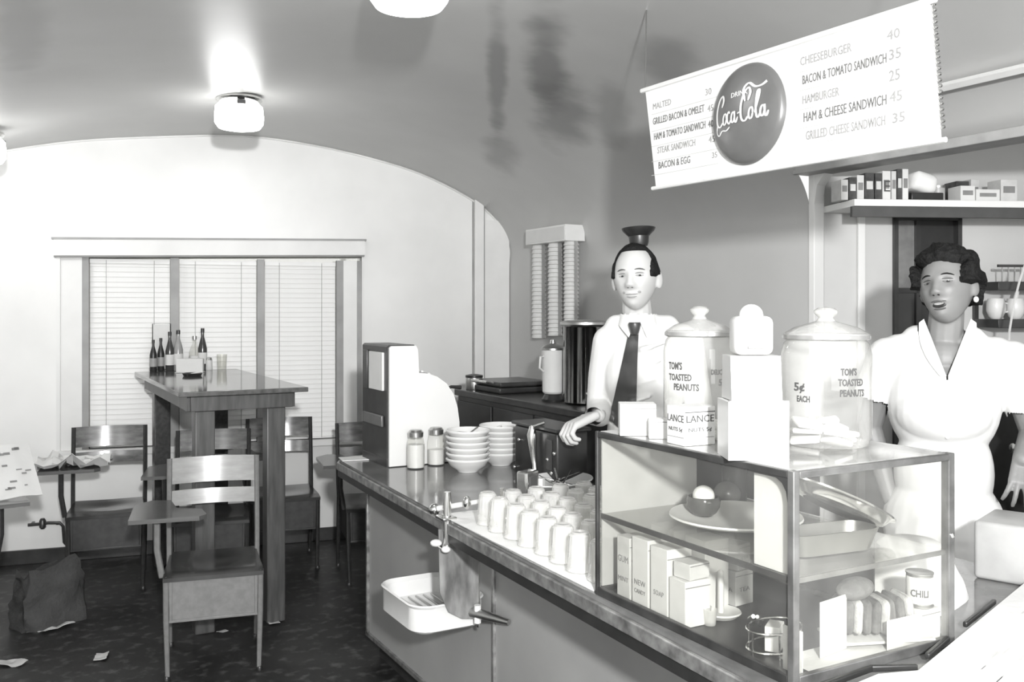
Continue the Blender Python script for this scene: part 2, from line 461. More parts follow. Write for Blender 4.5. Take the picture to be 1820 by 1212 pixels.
# ---- opening to the kitchen
mb = MB()
hp = [c for c in curve if c[0] > 1 and c[1] >= zcut]
mb.bb((3.2, YB, zcut-0.03), (3.34, OPEN_Y+0.02, zcut+0.01), 0.004)
struct(mb.obj('trim_4', mat('header_trim_paint', .36, .5), smooth=20))
pz = 2.39
xz = [c[0] for c in curve if c[0] > 1 and c[1] >= pz][-1]
mb = MB(); mb.box((xz-.0, (YB+OPEN_Y)/2-.25, pz), (0.028, OPEN_Y-YB-.5, 0.02), (0, math.radians(40), 0), 0.003)
struct(mb.obj('trim_5', M_white, smooth=20))
# corner jamb with a small curved bracket at the top
mb = MB(); mb.bb((XR-.005, OPEN_Y-.03, 0), (XR+.06, OPEN_Y+.005, zcut), 0.004)
pp = [(OPEN_Y+0.0, zcut+.0), (OPEN_Y-.16, zcut+.0), (OPEN_Y-.09, zcut-.03), (OPEN_Y-.045, zcut-.08), (OPEN_Y-.03, zcut-.16), (OPEN_Y, zcut-.16)]
mb.prism_ax(pp, XR-.004, XR+.05, 'x')
struct(mb.obj('trim_6', M_trimw, smooth=20))
KD0, KSL = 4.20, 0.10
def kD(px): return KD0/(1-KSL*(px-910)/F)
_e = Vector((1, KSL)).normalized(); kx, ky = w2(_e.x, _e.y)
KX = Vector((kx, ky, 0)); KN = Vector((-ky, kx, 0)); K0 = Vector((*w2(0, KD0), 0))
MK = Matrix(((KX.x, KN.x, 0, K0.x), (KX.y, KN.y, 0, K0.y), (0, 0, 1, 0), (0, 0, 0, 1)))
def ks(px, py=548):
    p = W(px, py, kD(px)); return ((p-K0).dot(KX), p.z)
M_kwall = mat('kitchen_wall_paint', 0.55, 0.5, var=0.08, scale=2)
kl = ks(1450)[0]+.04
d0, dt = ks(1586, 384); d1 = ks(1706)[0]
KH = 2.62
mb = MB()
mb.bb((kl, 0, 0), (d0, .08, KH)); mb.bb((d1, 0, 0), (d1+2.4, .08, KH)); mb.bb((d0, 0, dt), (d1, .08, KH)); mb.xf(MK)
struct(mb.obj('wall_kitchen', M_kwall, smooth=0))
mb = MB(); mb.prism([(3.2, YB), (6.6, YB), (6.6, 4.4), (3.34, 4.4), (3.2, OPEN_Y)], KH-.02, KH+.02)
struct(mb.obj('ceiling_kitchen', M_kwall, smooth=0))
mb = MB(); mb.bb((6.55, YB, 0), (6.6, 3.5, KH)); struct(mb.obj('wall_kitchen_side', M_kwall, smooth=0))
# vertical board seam left of the door
mb = MB(); q = ks(1522)[0]; mb.bb((q, -.02, 0), (q+.035, 0, KH-.5), .003); mb.xf(MK); struct(mb.obj('trim_7', M_trimw, smooth=20))
# door
dr = bpy.data.objects.new('door_1', None); COL.objects.link(dr); dr.matrix_world = MK; struct(dr)
b = MB(); b.bb((d0-.0, -.02, 0), (d0+.02, .04, dt)); b.bb((d1-.02, -.02, 0), (d1, .04, dt)); b.bb((d0, -.02, dt-.02), (d1, .04, dt)); b.obj('door_frame', M_dark, dr, smooth=0)
b = MB(); b.bb((d0-.02, -.03, dt), (d1+.04, 0, dt+.05), .004); b.obj('door_header', M_trimw, dr, smooth=20)
sx = ks(1633)[0]
b = MB()
b.bb((sx-.012, .0, 0), (sx+.012, .035, dt-.02)); b.bb((d0+.02, .0, ks(1600, 516)[1]-.012), (sx, .035, ks(1600, 516)[1]+.012)); b.bb((d0+.02, 0, 0), (d1-.02, .03, .9)); b.obj('door_rail', M_black, dr, smooth=0)
M_dpane = mat('grey_door_pane', 0.16, 0.25, var=0.35, scale=9); M_dpane2 = mat('dark_door_pane', 0.018, 0.5, var=0.2)
b = MB(); b.bb((d0+.02, .02, ks(1600, 516)[1]+.012), (sx-.012, .03, dt-.02)); b.obj('door_pane', M_dpane, dr, smooth=0)
b = MB(); b.bb((d0+.02, .02, .9), (sx-.012, .03, ks(1600, 516)[1]-.012)); b.obj('door_pane', mat('smoky_pane', .05, .3), dr, smooth=0)
b = MB(); b.bb((sx+.012, .02, .9), (d1-.02, .03, dt-.02)); b.obj('door_pane', M_dpane2, dr, smooth=0)
# ================================================================= BIG FURNITURE
# ---- counter
ct = thing('lunch_counter', 'long lunch counter with dark glossy top and grey panelled front', 'counter')
top_poly = [(1.235, 0.3), (1.25, 1.25), (1.295, 2.56), (1.375, 4.14), (1.40, 4.19), (1.46, 4.22), (2.16, 4.30), (2.14, 3.75), (2.08, 3.1), (1.95, 2.75), (1.9, 2.6), (1.9, 1.75), (2.35, 1.75), (2.35, 0.3)]
b = MB(); b.prism(top_poly, 0.865, 0.9); o = b.obj('countertop', M_top, ct, smooth=0)
edge = [(1.228, 0.3), (1.243, 1.25), (1.288, 2.56), (1.368, 4.14), (1.395, 4.195), (1.46, 4.228), (2.16, 4.308)]
b = MB()
for (p, q) in zip(edge, edge[1:]):
    d = Vector((q[0]-p[0], q[1]-p[1], 0)); L = d.length
    b.box(((p[0]+q[0])/2, (p[1]+q[1])/2, .872), (.012, L+.006, .034), math.atan2(d.y, d.x)-PI/2, .003)
M_edge = mat('worn_aluminium_edge', 0.30, 0.35, 0.6, var=0.5, scale=25)
b.obj('edge_band', M_edge, ct, smooth=20)
b = MB()
for (p, q) in zip(edge[:4], edge[1:4]):
    d = Vector((q[0]-p[0], q[1]-p[1], 0)); L = d.length
    b.box(((p[0]+q[0])/2+.004, (p[1]+q[1])/2, .84), (.01, L+.004, .03), math.atan2(d.y, d.x)-PI/2)
b.obj('edge_underlay', M_black, ct, smooth=0)
b = MB(); b.prism([(1.49, 0.3), (1.49, 4.07), (2.0, 4.07), (1.95, 3.1), (1.85, 2.6), (1.85, 1.7), (2.3, 1.7), (2.3, 0.3)], 0.1, 0.865); b.obj('counter_body', M_panel, ct, smooth=0)
b = MB(); b.prism([(1.53, 0.3), (1.53, 4.03), (1.9, 4.03), (1.9, 0.3)], 0.0, 0.1); b.obj('kick_board', M_dark, ct, smooth=0)
b = MB(); b.bb((1.478, .3, .092), (1.492, 4.08, .112), .003); b.obj('base_moulding', M_edge, ct, smooth=20)
b = MB(); b.bb((1.478, 4.055, .1), (1.495, 4.075, .865), .003); b.obj('corner_moulding', M_edge, ct, smooth=20)
for yy in (2.82, 1.7):
    b = MB(); b.bb((1.480, yy-.007, .1), (1.492, yy+.007, .865), .002); b.obj('joint_strip', M_edge, ct, smooth=20)

# ---- tall table
tt = thing('tall_table', 'tall narrow wooden table with glossy dark top standing against the window', 'table', (1.06, 5.45, 0))
b = MB(); b.box((0, .0, 1.188), (.63, 1.64, .024), None, .004); b.obj('tabletop', mat('polished_table_top', 0.10, 0.08, var=0.35, scale=4, spec=0.9, stretch=(8, 1, 8)), tt, smooth=20)
for (c, s) in (((0, -.75, 1.137), (.50, .03, .078)), ((0, .75, 1.137), (.50, .03, .078)), ((-.25, 0, 1.137), (.03, 1.5, .078)), ((.25, 0, 1.137), (.03, 1.5, .078))):
    MB().box(c, s, None, .003).obj('apron_board', M_wood_m, tt, smooth=20)
for sx_ in (-1, 1):
    for sy_ in (-1, 1):
        MB().box((sx_*.175, sy_*.68, .55), (.095, .095, 1.10), None, .006).obj('leg', M_wood_m if sy_ < 0 else M_wood_shade, tt, smooth=20)

# ---- school chairs
def make_chair(label, side=-1):
    t = thing('tablet_arm_chair', label, 'chair', group='school chairs with tablet arms')
    b = MB()
    def seatf(u, v):
        x = (u-.5)*.42; y = (v-.5)*.42
        return Vector((x*(1-.08*v), y, .448-.016*math.exp(-((x/.13)**2+((y-.03)/.13)**2))-.01*max(0, -y-.15)/.06))
    b.grid(seatf, 10, 10, .018); b.obj('seat', mat('dark_seat_ply', .045, .18, var=.4, scale=5, spec=.7), t)
    b = MB(); b.box((0, -.185, .335), (.385, .012, .19), None, .004); b.obj('front_panel', M_chairmetal, t, smooth=20)
    b = MB()
    for c, s in (((0, -.194, .425), (.37, .006, .012)), ((0, -.194, .246), (.37, .006, .012)), ((-.178, -.194, .335), (.012, .006, .17)), ((.178, -.194, .335), (.012, .006, .17))): b.box(c, s, None, .002)
    b.obj('panel_bead', M_chairmetal, t, smooth=20)
    for s_ in (-1, 1):
        MB().box((s_*.187, -.01, .335), (.01, .35, .19), None, .003).obj('side_panel', M_chairmetal, t, smooth=20)
    MB().box((0, -.01, .246), (.37, .34, .008)).obj('shelf_panel', M_chairmetal, t, smooth=0)
    for s_ in (-1, 1):
        MB().tube([(s_*.198, -.185, .44), (s_*.196, -.19, .25), (s_*.190, -.205, .012)], [.013, .013, .010], 8).obj('leg', M_chairmetal, t)
        MB().tube([(s_*.198, .165, .44), (s_*.198, .18, .25), (s_*.196, .225, .012)], [.013, .013, .010], 8).obj('leg', M_chairmetal, t)
    for s_ in (-1, 1):
        for yy, z in ((-.205, .006), (.225, .006)):
            MB().lathe([(.014, -.006), (.014, .006), (.010, .012)], (s_*.193, yy, z), 10).obj('foot_glide', M_black, t)
        MB().tube([(s_*.198, .155, .40), (s_*.2, .185, .55), (s_*.2, .235, .885)], .012, 8).obj('back_post', M_chairmetal, t)
    for z0, z1 in ((.765, .885), (.665, .735)):
        def bf(u, v):
            x = (u-.5)*.40; z = z0+(z1-z0)*v
            return Vector((x, .15+.06*(z-.55)/.33+.04-.035*(1-(x/.2)**2)*-1-.012, z))
        MB().grid(bf, 12, 2, .012).obj('back_slat', M_wood_l, t)
    b = MB()
    pl = [(-.345, -.24), (-.06, -.24), (-.03, -.20), (-.05, -.08), (-.16, -.02), (-.19, .16), (-.27, .18), (-.345, .10)]
    pl = [(x*-side, y) for x, y in pl]
    if side > 0: pl = pl[::-1]
    b.prism(pl, .685, .703); o = b.obj('tablet_arm', mat('tablet_ply', .10, .2, var=.3, scale=4, spec=.6, stretch=(1, 6, 6)), t, smooth=20)
    MB().tube([(side*.215, -.15, .43), (side*.235, -.15, .55), (side*.235, -.15, .685)], .014, 8).obj('arm_post', M_chairmetal, t)
    MB().tube([(side*.2, .20, .67), (side*.225, .1, .675), (side*.24, -.1, .68)], .009, 8).obj('arm_bracket', M_chairmetal, t)
    return t
ch0 = make_chair('grey school chair with empty tablet arm in front of the tall table')
def place(o, px, D, rz):
    x, y = w2((px-910)/F*D, D); o.location = (x, y, 0); o.rotation_euler = (0, 0, math.radians(rz))
place(ch0, 380, 4.25, -11)
chl = dup(ch0, (0, 0, 0), 0, 'school chair with crumpled newspaper on its arm, left of the tall table'); place(chl, 192, 5.42, -8)
cha = dup(ch0, (0, 0, 0), 0, 'school chair just right of the tall table, by the window'); place(cha, 502, 5.85, -10)
chb = dup(ch0, (0, 0, 0), 0, 'school chair half hidden behind the cash register'); place(chb, 668, 5.62, -10)
chc = dup(ch0, (0, 0, 0), 0, 'school chair pushed in under the tall table'); chc.location = (1.05, 5.42, 0); chc.rotation_euler = (0, 0, math.radians(-14))
chd = make_chair('school chair cut off by the left edge with papers on its arm', 1); place(chd, -108, 4.30, 6)
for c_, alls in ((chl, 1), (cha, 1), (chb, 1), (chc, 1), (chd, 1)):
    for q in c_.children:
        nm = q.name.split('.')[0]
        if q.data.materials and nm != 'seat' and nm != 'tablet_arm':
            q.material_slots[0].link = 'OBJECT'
            q.material_slots[0].material = M_slatdark if nm == 'back_slat' else M_chairshade

# newspapers, papers, scraps
def crumple(name, w, h, amp, seed, m, thick=.002, n=14):
    b = MB(); mnoise.seed_set(seed)
    def f(u, v):
        x = (u-.5)*w; y = (v-.5)*h
        z = amp*abs(mnoise.noise(Vector((x*9, y*9, seed))))*1.6+amp*.4*mnoise.noise(Vector((x*22, y*22, seed+5)))
        e = 1+.05*mnoise.noise(Vector((u*4, v*4, seed+9)))
        return Vector((x*e, y*e, max(.0, z)+.001))
    return b.grid(f, n, n, thick).obj(name, m, smooth=25)
p = chl.matrix_basis
def onchair(ch, x, y, z):
    a = ch.rotation_euler[2]; return Vector((ch.location.x+x*math.cos(a)-y*math.sin(a), ch.location.y+x*math.sin(a)+y*math.cos(a), z))
n1 = crumple('newspaper', .50, .32, .07, 3, M_paper); n1.location = onchair(chl, -.235, -.06, .706); n1.rotation_euler = (0, 0, -.2)
tag(n1, 'crumpled newspaper lying on the arm of the left chair', 'newspaper')
n2 = thing('open_magazine', 'open printed magazine on the chair at the left edge', 'magazine', onchair(chd, .22, -.05, .706), math.radians(22))
n2.rotation_euler = (math.radians(48), 0, math.radians(16)); n2.location.z += .115
b = MB(); b.grid(lambda u, v: Vector(((u-.5)*.36, (v-.5)*.30, .012*math.sin(u*2*PI)**2)), 14, 4, .006); b.obj('pages', M_paper, n2)
b = MB()
random.seed(3)
for i in range(26):
    x = random.uniform(-.15, .15); y = random.uniform(-.12, .12); b.box((x, y, .0135+.006), (random.uniform(.01, .035), random.uniform(.004, .014), .001))
o = b.obj('print_blocks', M_inkl, n2, smooth=0); o['kind'] = 'stuff'
ash = thing('ashtray', 'small white ashtray on the arm of the chair at the left edge', 'ashtray', onchair(chd, .24, .10, .7045))
MB().lathe([(.035, 0), (.05, .018), (.052, .032), (.046, .032), (.038, .012), (.001, .010)], n=20).obj('dish', M_white, ash)
MB().tube([(.0, 0, .034), (.06, -.01, .044)], .005, 8).obj('cigarette', M_paper, ash)
for i, (px, py, s, lb) in enumerate(((98, 1116, .16, 'torn white paper scrap on the floor near the left edge'), (485, 1105, .10, 'pale paper scrap on the floor right of the front chair'), (20, 1180, .12, 'curled paper scrap on the floor at the bottom left corner'), (395, 1122, .05, 'tiny crumpled paper wad under the front chair'), (180, 1168, .10, 'grey trodden paper on the floor left of the front chair'))):
    c = crumple('paper_scrap', s, s*.55, .02, 11+i, M_paper if i < 1 else M_news, n=7); c.location = WH(px, py, .0015); c.rotation_euler = (0, 0, .5+i)
    tag(c, lb, 'paper')
# paper sack by the left chair, its colour darkened for the shadow
sack = thing('paper_sack', 'paper sack with shadow put into its colour, slumped on the floor at the left edge', 'bag', WH(88, 1105, .0), .35)
b = MB()
def sackf(u, v):
    a = u*2*PI; r = 1+.22*mnoise.noise(Vector((math.cos(a)*2.2, math.sin(a)*2.2, v*4)))
    w_, d_ = .17*(1-.12*v), .11*(1-.35*v)
    sx1 = abs(math.cos(a))**.5*math.copysign(1, math.cos(a)); sy1 = abs(math.sin(a))**.5*math.copysign(1, math.sin(a))
    return Vector((w_*sx1*r, d_*sy1*r, .27*v+.10*mnoise.noise(Vector((math.cos(a)*1.6, math.sin(a)*1.6, 3)))*v))
b.grid(sackf, 28, 10); b.bm.faces.new([v for v in b.bm.verts if abs(v.co.z) < 1e-6][:28]) if False else None
b.obj('sack_body', mat('shaded_kraft_paper', .045, .8, var=.2, bump=.5), sack, smooth=50)
MB().box((0, 0, .006), (.30, .19, .01), None, .003).obj('sack_bottom', MATS['shaded_kraft_paper'], sack, smooth=20)
# gas pipe on the end wall
gp = thing('gas_pipe', 'thin dark pipe with a valve low on the window wall', 'pipe'); gp.matrix_world = MW
b = MB(); q = [ws(52, 930), ws(74, 928), ws(88, 926), ws(108, 926), ws(114, 932), ws(116, 960), ws(122, 966)]
b.tube([(s, -.05, z) for s, z in q], .010, 8).obj('pipe_run', M_dark, gp)
s, z = ws(78, 928); MB().lathe([(.012, -.03), (.02, -.02), (.02, .02), (.012, .035)], (s, -.05, z), 10).obj('valve', M_dark, gp)
for pxx in (60, 104):
    s, z = ws(pxx, 928); MB().box((s, -.024, z), (.016, .05, .012)).obj('pipe_clip', M_dark, gp, smooth=0)

# ---- ceiling lamps
def make_lamp(label):
    t = thing('ceiling_lamp', label, 'lamp', group='opal drum lamps along the ceiling')
    MB().lathe([(.12, 0), (.122, -.012), (.11, -.03), (.10, -.035)], n=32).obj('ceiling_plate', M_chrome, t)
    b = MB(); b.lathe([(.108, -.034), (.125, -.05), (.13, -.10), (.128, -.14), (.11, -.165), (.06, -.175), (.001, -.177)], n=32, cap=False); b.obj('glass_shade', M_lamp, t)
    for k in range(3):
        a = 2*PI*k/3+.4
        MB().box((.118*math.cos(a), .118*math.sin(a), -.045), (.045, .02, .022), a+PI/2, .003).obj('shade_clip', M_black, t, smooth=20)
    return t
def vz(x):
    for (x0, z0), (x1, z1) in zip(curve, curve[1:]):
        if min(x0, x1) <= x <= max(x0, x1) and x1 > x0: return z0+(z1-z0)*(x-x0)/(x1-x0)
    return 2.6
l1 = make_lamp('lit drum lamp on the ceiling above the window arch')
lp = w2(-1.481, 5.04); l1.location = (lp[0], lp[1], vz(lp[0])-.004)
l2 = dup(l1, (0, 0, 0), 0, 'lit drum lamp cut off by the top edge of the picture')
lp2 = w2(-.335, 3.02); l2.location = (lp2[0], lp2[1], vz(lp2[0])-.004)
for nm, lpp in (('lamp_glow', lp), ('lamp_glow', lp2), ('lamp_glow', w2(-2.87, 5.0))):  # third glow goes with the added lamp at the left edge
    l = bpy.data.lights.new(nm, 'POINT'); l.energy = 9 if lpp[0] < .5 else 4; l.shadow_soft_size = .12
    o = bpy.data.objects.new(nm, l); COL.objects.link(o); o.location = (lpp[0], lpp[1], vz(lpp[0])-.24)
l3 = dup(l1, (0, 0, 0), 0, 'drum lamp added at the left edge to brighten the ceiling'); lp3 = w2(-2.87, 5.0); l3.location = (lp3[0], lp3[1], vz(lp3[0])-.004)  # extra lamp, added to give the glare on the left of the ceiling

# ================================================================= SIGN
SXP = 2.0
sg = thing('menu_banner', 'long white menu board with lettering and a round dark button, hung overhead', 'sign')
c = [ONX(1147, 160, SXP), ONX(1650, 2, SXP), ONX(1668, 250, SXP), ONX(1166, 334, SXP)]
M_sign = mat('sign_card', 0.70, 0.6, var=0.03, scale=3)
b = MB(); f_ = [b.bm.verts.new(p_) for p_ in c]; k_ = [b.bm.verts.new(p_+Vector((.012, 0, 0))) for p_ in c]
b.bm.faces.new(f_); b.bm.faces.new(k_[::-1])
for i in range(4): b.bm.faces.new((f_[i], k_[i], k_[(i+1) % 4], f_[(i+1) % 4]))
b.obj('sign_panel', M_sign, sg, smooth=0)
d_ = (c[1]-c[0]).normalized()
MB().tube([c[0]-d_*.02, c[1]+d_*.02], .009, 8).obj('top_rail', M_white, sg)
MB().tube([c[3]-d_*.02, c[2]+d_*.02], .007, 8).obj('bottom_rail', M_white, sg)
ends = []
for i, (p_, px, py) in enumerate(((c[0], 1130, 108), (c[1], 1600, -60))):
    q = p_+Vector((.01, .06 if i == 0 else 0, 0)); q.z = vz(2.01)-.002
    if i == 0:
        q = Vector((2.08, p_.y+.10, 0)); q.z = vz(2.08)-.002
    MB().tube([p_, q], .0025, 6).obj('hanging_wire', M_steel, sg)
b = MB()
for k in range(22):
    p_ = c[1].lerp(c[2], .02+k*.042); b.ball(p_+Vector((.012, -.006, 0)), (.006, .007, .005), 8)
b.obj('bead_chain', M_steel, sg)
# lettering: placed by where each line starts and ends
def line(s, px0, py0, px1, h, m, par, x=SXP, spread=True):
    a = ONX(px0, py0, x); e = ONX(px1, py0, x); L = a.y-e.y
    mb_ = text_bm(s, h)
    xs = [v.co.x for v in mb_.bm.verts]; wd = max(xs)-min(xs); k = L/wd
    mb_.xf(Matrix(((0, 0, -1, x-.001), (-k, 0, 0, a.y+k*min(xs)), (0, 1, 0, a.z), (0, 0, 0, 1))))
    # sheet is slightly out of level
    for v in mb_.bm.verts:
        f = (a.y-v.co.y); v.co.z += f*sl
    return mb_.obj('lettering', m, par, smooth=0)
sl = ((c[1]-c[0]).z/(c[0].y-c[1].y)+(c[2]-c[3]).z/(c[3].y-c[2].y))/2
for s, x0, y0, x1, h, m in (
    ('MALTED', 1161, 195, 1193, .030, M_signinkl), ('30', 1254, 170, 1265, .030, M_signinkl),
    ('GRILLED BACON & OMELET', 1161, 222, 1252, .034, M_signink), ('45', 1258, 199, 1268, .030, M_signinkl),
    ('HAM & TOMATO SANDWICH', 1163, 249, 1254, .034, M_signink), ('40', 1259, 227, 1268, .032, M_signink),
    ('STEAK SANDWICH', 1169, 273, 1236, .032, M_signinkl), ('45', 1260, 254, 1271, .030, M_signinkl),
    ('BACON & EGG', 1171, 300, 1227, .034, M_signink), ('35', 1266, 281, 1275, .026, M_signinkl),
    ('CHEESEBURGER', 1423, 117, 1514, .034, M_signinkl), ('40', 1577, 72, 1600, .036, M_signinkl),
    ('BACON & TOMATO SANDWICH', 1427, 150, 1576, .036, M_signink), ('35', 1581, 107, 1602, .038, M_signinkl),
    ('HAMBURGER', 1427, 185, 1492, .034, M_signinkl), ('25', 1581, 145, 1600, .040, M_signinkl),
    ('HAM & CHEESE SANDWICH', 1429, 217, 1576, .038, M_signink), ('45', 1582, 182, 1604, .038, M_signinkl),
    ('GRILLED CHEESE SANDWICH', 1433, 249, 1574, .036, M_signinkl), ('35', 1587, 219, 1609, .036, M_signinkl)):
    line(s, x0, y0, x1, h, m, sg)
b = MB()
for (x0, x1, ys) in ((1158, 1276, (200, 230, 257, 284, 308)), (1420, 1606, (125, 158, 192, 225, 256))):
    for y in ys:
        a = ONX(x0, y+4, SXP-.001); z = a.z; e = ONX(x1, y, SXP-.001)
        MB().box((SXP-.0008, (a.y+e.y)/2, z+sl*(a.y-e.y)/2), (.001, a.y-e.y, .0016), (math.atan(-sl), 0, 0)).obj('ruled_line', mat('pale_rule', .5, .8), sg, smooth=0)
# the round button
bc = ONX(1333, 203, SXP); BR = .150
bt = MB()
bt.lathe([(BR, 0), (BR+.004, .006), (BR, .016), (BR*.93, .024), (BR*.7, .034), (BR*.4, .040), (.002, .042)], n=48)
RB = Matrix(((0, 0, -1, 0), (-1, 0, 0, 0), (0, 1, 0, 0), (0, 0, 0, 1)))
bt.xf(Matrix.Translation(bc)@RB)
bt.obj('round_button', mat('dark_button_enamel', 0.12, 0.28, var=0.08), sg)
def bz(x, y):
    r = math.hypot(x, y)/BR
    return .0435-.022*r**2.2-(.02*max(0, r-.8)*2)
def strokes(name, paths, m, par, c0, sc):
    b = MB()
    for pts, wdt in paths:
        P = [Vector((p[0], p[1], 0)) for p in pts]; S = []
        for i in range(len(P)-1):
            p0, p1, p2, p3 = P[max(i-1, 0)], P[i], P[i+1], P[min(i+2, len(P)-1)]
            for k in range(5):
                t = k/5; S.append(0.5*((2*p1)+(p2-p0)*t+(2*p0-5*p1+4*p2-p3)*t*t+(3*p1-p0-3*p2+p3)*t**3))
        S.append(P[-1]); L = []; R_ = []
        for i, p in enumerate(S):
            t = (S[min(i+1, len(S)-1)]-S[max(i-1, 0)]).normalized(); n = Vector((-t.y, t.x, 0))
            wv = wdt*(.55+.75*abs(t.y))*(.5+.5*min(1, i/2, (len(S)-1-i)/2))
            for lst, s_ in ((L, 1), (R_, -1)):
                q = (p+n*wv*s_)*sc; q = Vector((q.x+c0[0], q.y+c0[1], 0)); q.z = bz(q.x, q.y)+.0012
                lst.append(b.bm.verts.new(q))
        for i in range(len(S)-1): b.bm.faces.new((L[i], R_[i], R_[i+1], L[i+1]))
    b.xf(Matrix.Translation(bc)@RB)
    return b.obj(name, m, par, smooth=0)
def oval(cx, cy, rx, ry, st=0, en=2*PI, n=9): return [(cx+rx*math.cos(st+(en-st)*i/n)+.12*ry*math.sin(st+(en-st)*i/n), cy+ry*math.sin(st+(en-st)*i/n)) for i in range(n+1)]
paths = [
 ([(.30, .62), (.38, .82), (.30, .98), (.14, .85), (.03, .5), (.05, .12), (.2, .02), (.36, .14)], .035),
 ([(.05, .10), (.0, -.14), (.12, -.24), (.30, -.12), (.52, -.14), (.70, -.05)], .028),
 (oval(.46, .22, .085, .17), .03), ([(.72, .36), (.66, .42), (.59, .30), (.60, .12), (.68, .05), (.77, .16)], .03),
 (oval(.86, .22, .075, .16), .03), ([(.95, .40), (.94, .12), (1.0, .05), (1.08, .20)], .03),
 ([(1.06, .30), (1.18, .33)], .03),
 ([(1.52, .62), (1.60, .86), (1.50, 1.02), (1.33, .85), (1.22, .5), (1.24, .12), (1.38, .02), (1.52, .14)], .035),
 ([(1.40, .62), (1.30, .98), (1.50, 1.16), (1.78, 1.0), (2.05, 1.02), (2.22, 1.16)], .04),
 (oval(1.63, .22, .08, .17), .03), ([(1.78, .2), (1.92, .62), (1.95, .86), (1.87, .82), (1.83, .4), (1.85, .10), (1.92, .05), (1.99, .18)], .03),
 (oval(2.07, .22, .075, .16), .03), ([(2.16, .40), (2.15, .12), (2.21, .05), (2.28, .2)], .03)]
strokes('script_lettering', paths, M_white, sg, (-.112, -.030), .098)
t_ = text_bm('DRINK', .022); 
for v in t_.bm.verts: v.co.x = v.co.x*1.1-.040; v.co.y += .052; v.co.z = bz(v.co.x, v.co.y)+.0012+v.co.z
t_.xf(Matrix.Translation(bc)@RB); t_.obj('button_lettering', M_white, sg, smooth=0)

# ================================================================= COUNTER OBJECTS
CZ = 0.9
# cash register: side profile towards the camera
rg = thing('cash_register', 'tall pale cash register with curved keyboard hood at the far counter end', 'cash register', (1.49, 3.82, CZ))
M_reg = mat('register_side', 0.66, 0.35, var=0.05, scale=3); M_regd = mat('register_dark', 0.035, 0.35, var=0.3)
pr = [(0, 0), (.345, 0), (.35, .02), (.35, .18), (.34, .25), (.32, .31), (.285, .36), (.235, .395), (.19, .41), (.145, .415), (.14, .52), (.13, .538), (.01, .538), (0, .53)]
b = MB(); b.prism_ax([(x, z) for x, z in pr], .02, .33, 'y'); b.obj('register_body', M_regd, rg, smooth=20)
b = MB(); b.prism_ax([(x*.975+.008, z*.985+.004) for x, z in pr], .008, .02, 'y'); b.obj('side_plate', M_reg, rg, smooth=20)
b = MB(); b.prism_ax([(x*.975+.008, z*.985+.004) for x, z in pr], .33, .342, 'y'); b.obj('side_plate', M_reg, rg, smooth=20)
MB().box((-.006, .13, .42), (.012, .17, .17), None, .003).obj('amount_window', M_paper, rg, smooth=20)
MB().box((-.008, .265, .42), (.01, .06, .18), None, .003).obj('front_plate', M_regd, rg, smooth=20)
MB().box((-.008, .17, .20), (.012, .24, .05), None, .004).obj('badge', mat('dull_plate', .12, .4), rg, smooth=20)
MB().box((.175, .175, -.0+.035), (.352, .312, .004)).obj('drawer_seam', M_line, rg, smooth=0)
MB().tube([(.31, .10, .32), (.35, .10, .335), (.40, .10, .33)], [.006, .007, .010], 8).obj('lever', M_black, rg)
MB().tube([(.33, .28, .27), (.37, .28, .235), (.40, .28, .225)], [.005, .006, .008], 8).obj('lever', M_black, rg)
for r_ in range(4):
    for c_ in range(5):
        a = .3+.28*r_
        MB().lathe([(.009, 0), (.009, .012), (.006, .015)], (.19+.035*r_, .07+.048*c_, .405-.014*r_*r_*.9), 8).obj('key', M_white, rg)
# card
cd = MB().box((0, 0, .003), (.14, .11, .004), None, .001).obj('price_card', M_paper, smooth=20)
cd.location = WH(632, 816, CZ); cd.rotation_euler = (0, 0, -.15); tag(cd, 'small white card lying on the counter left of the register', 'card')
# shakers
def shaker(px, py, label, fill):
    t = thing('sugar_shaker', label, 'shaker', WH(px, py, CZ), group='glass shakers before the register')
    MB().lathe([(.036, 0), (.040, .004), (.040, .10), (.034, .13), (.030, .142)], n=24).obj('glass_body', M_glass, t)
    MB().lathe([(.034, .004), (.0375, .006), (.0375, fill), (.001, fill+.002)], n=20).obj('sugar', M_white, t)
    MB().lathe([(.033, .138), (.034, .158), (.026, .168), (.001, .170)], n=20).obj('metal_lid', M_steel, t)
    return t
shaker(739, 832, 'left of two glass sugar shakers, filled almost to the top', .105)
shaker(775, 826, 'right of two glass sugar shakers, about half full', .07)
# bowl stacks
def bowl_stack(px, py, r, n, pitch, gl, lab):
    base = WH(px, py, CZ); first = None
    for k in range(n):
        last = k == n-1
        lb = (('topmost ' if last else 'bottom ' if k == 0 else '')+'white china bowl'+('' if last or k == 0 else '')+' of the '+lab)
        if not last and k: lb = 'white china bowl, '+('', 'second', 'third', 'fourth', 'fifth')[k]+' from the bottom of the '+lab
        t = thing('china_bowl', lb, 'bowl', base+Vector((.002*math.sin(k*3), .002*math.cos(k*5), k*pitch+.0005)), group=gl)
        MB().lathe([(r*.45, 0), (r*.48, .004), (r*.50, .008), (r*.80, .026), (r*.97, .052), (r, .056), (r*.985, .060), (r*.95, .056), (r*.76, .031), (r*.44, .013), (.001, .011)], n=40, cap=False).obj('bowl_body', M_white, t)
        MB().lathe([(r*.985, .050), (r*1.012, .054), (r*1.012, .058), (r*.985, .061)], n=40, cap=False).obj('rim', M_white, t)
bowl_stack(832, 838, .094, 6, .024, 'bowls in the front stack', 'front bowl stack')
bowl_stack(890, 826, .096, 6, .024, 'bowls in the rear stack', 'rear bowl stack')
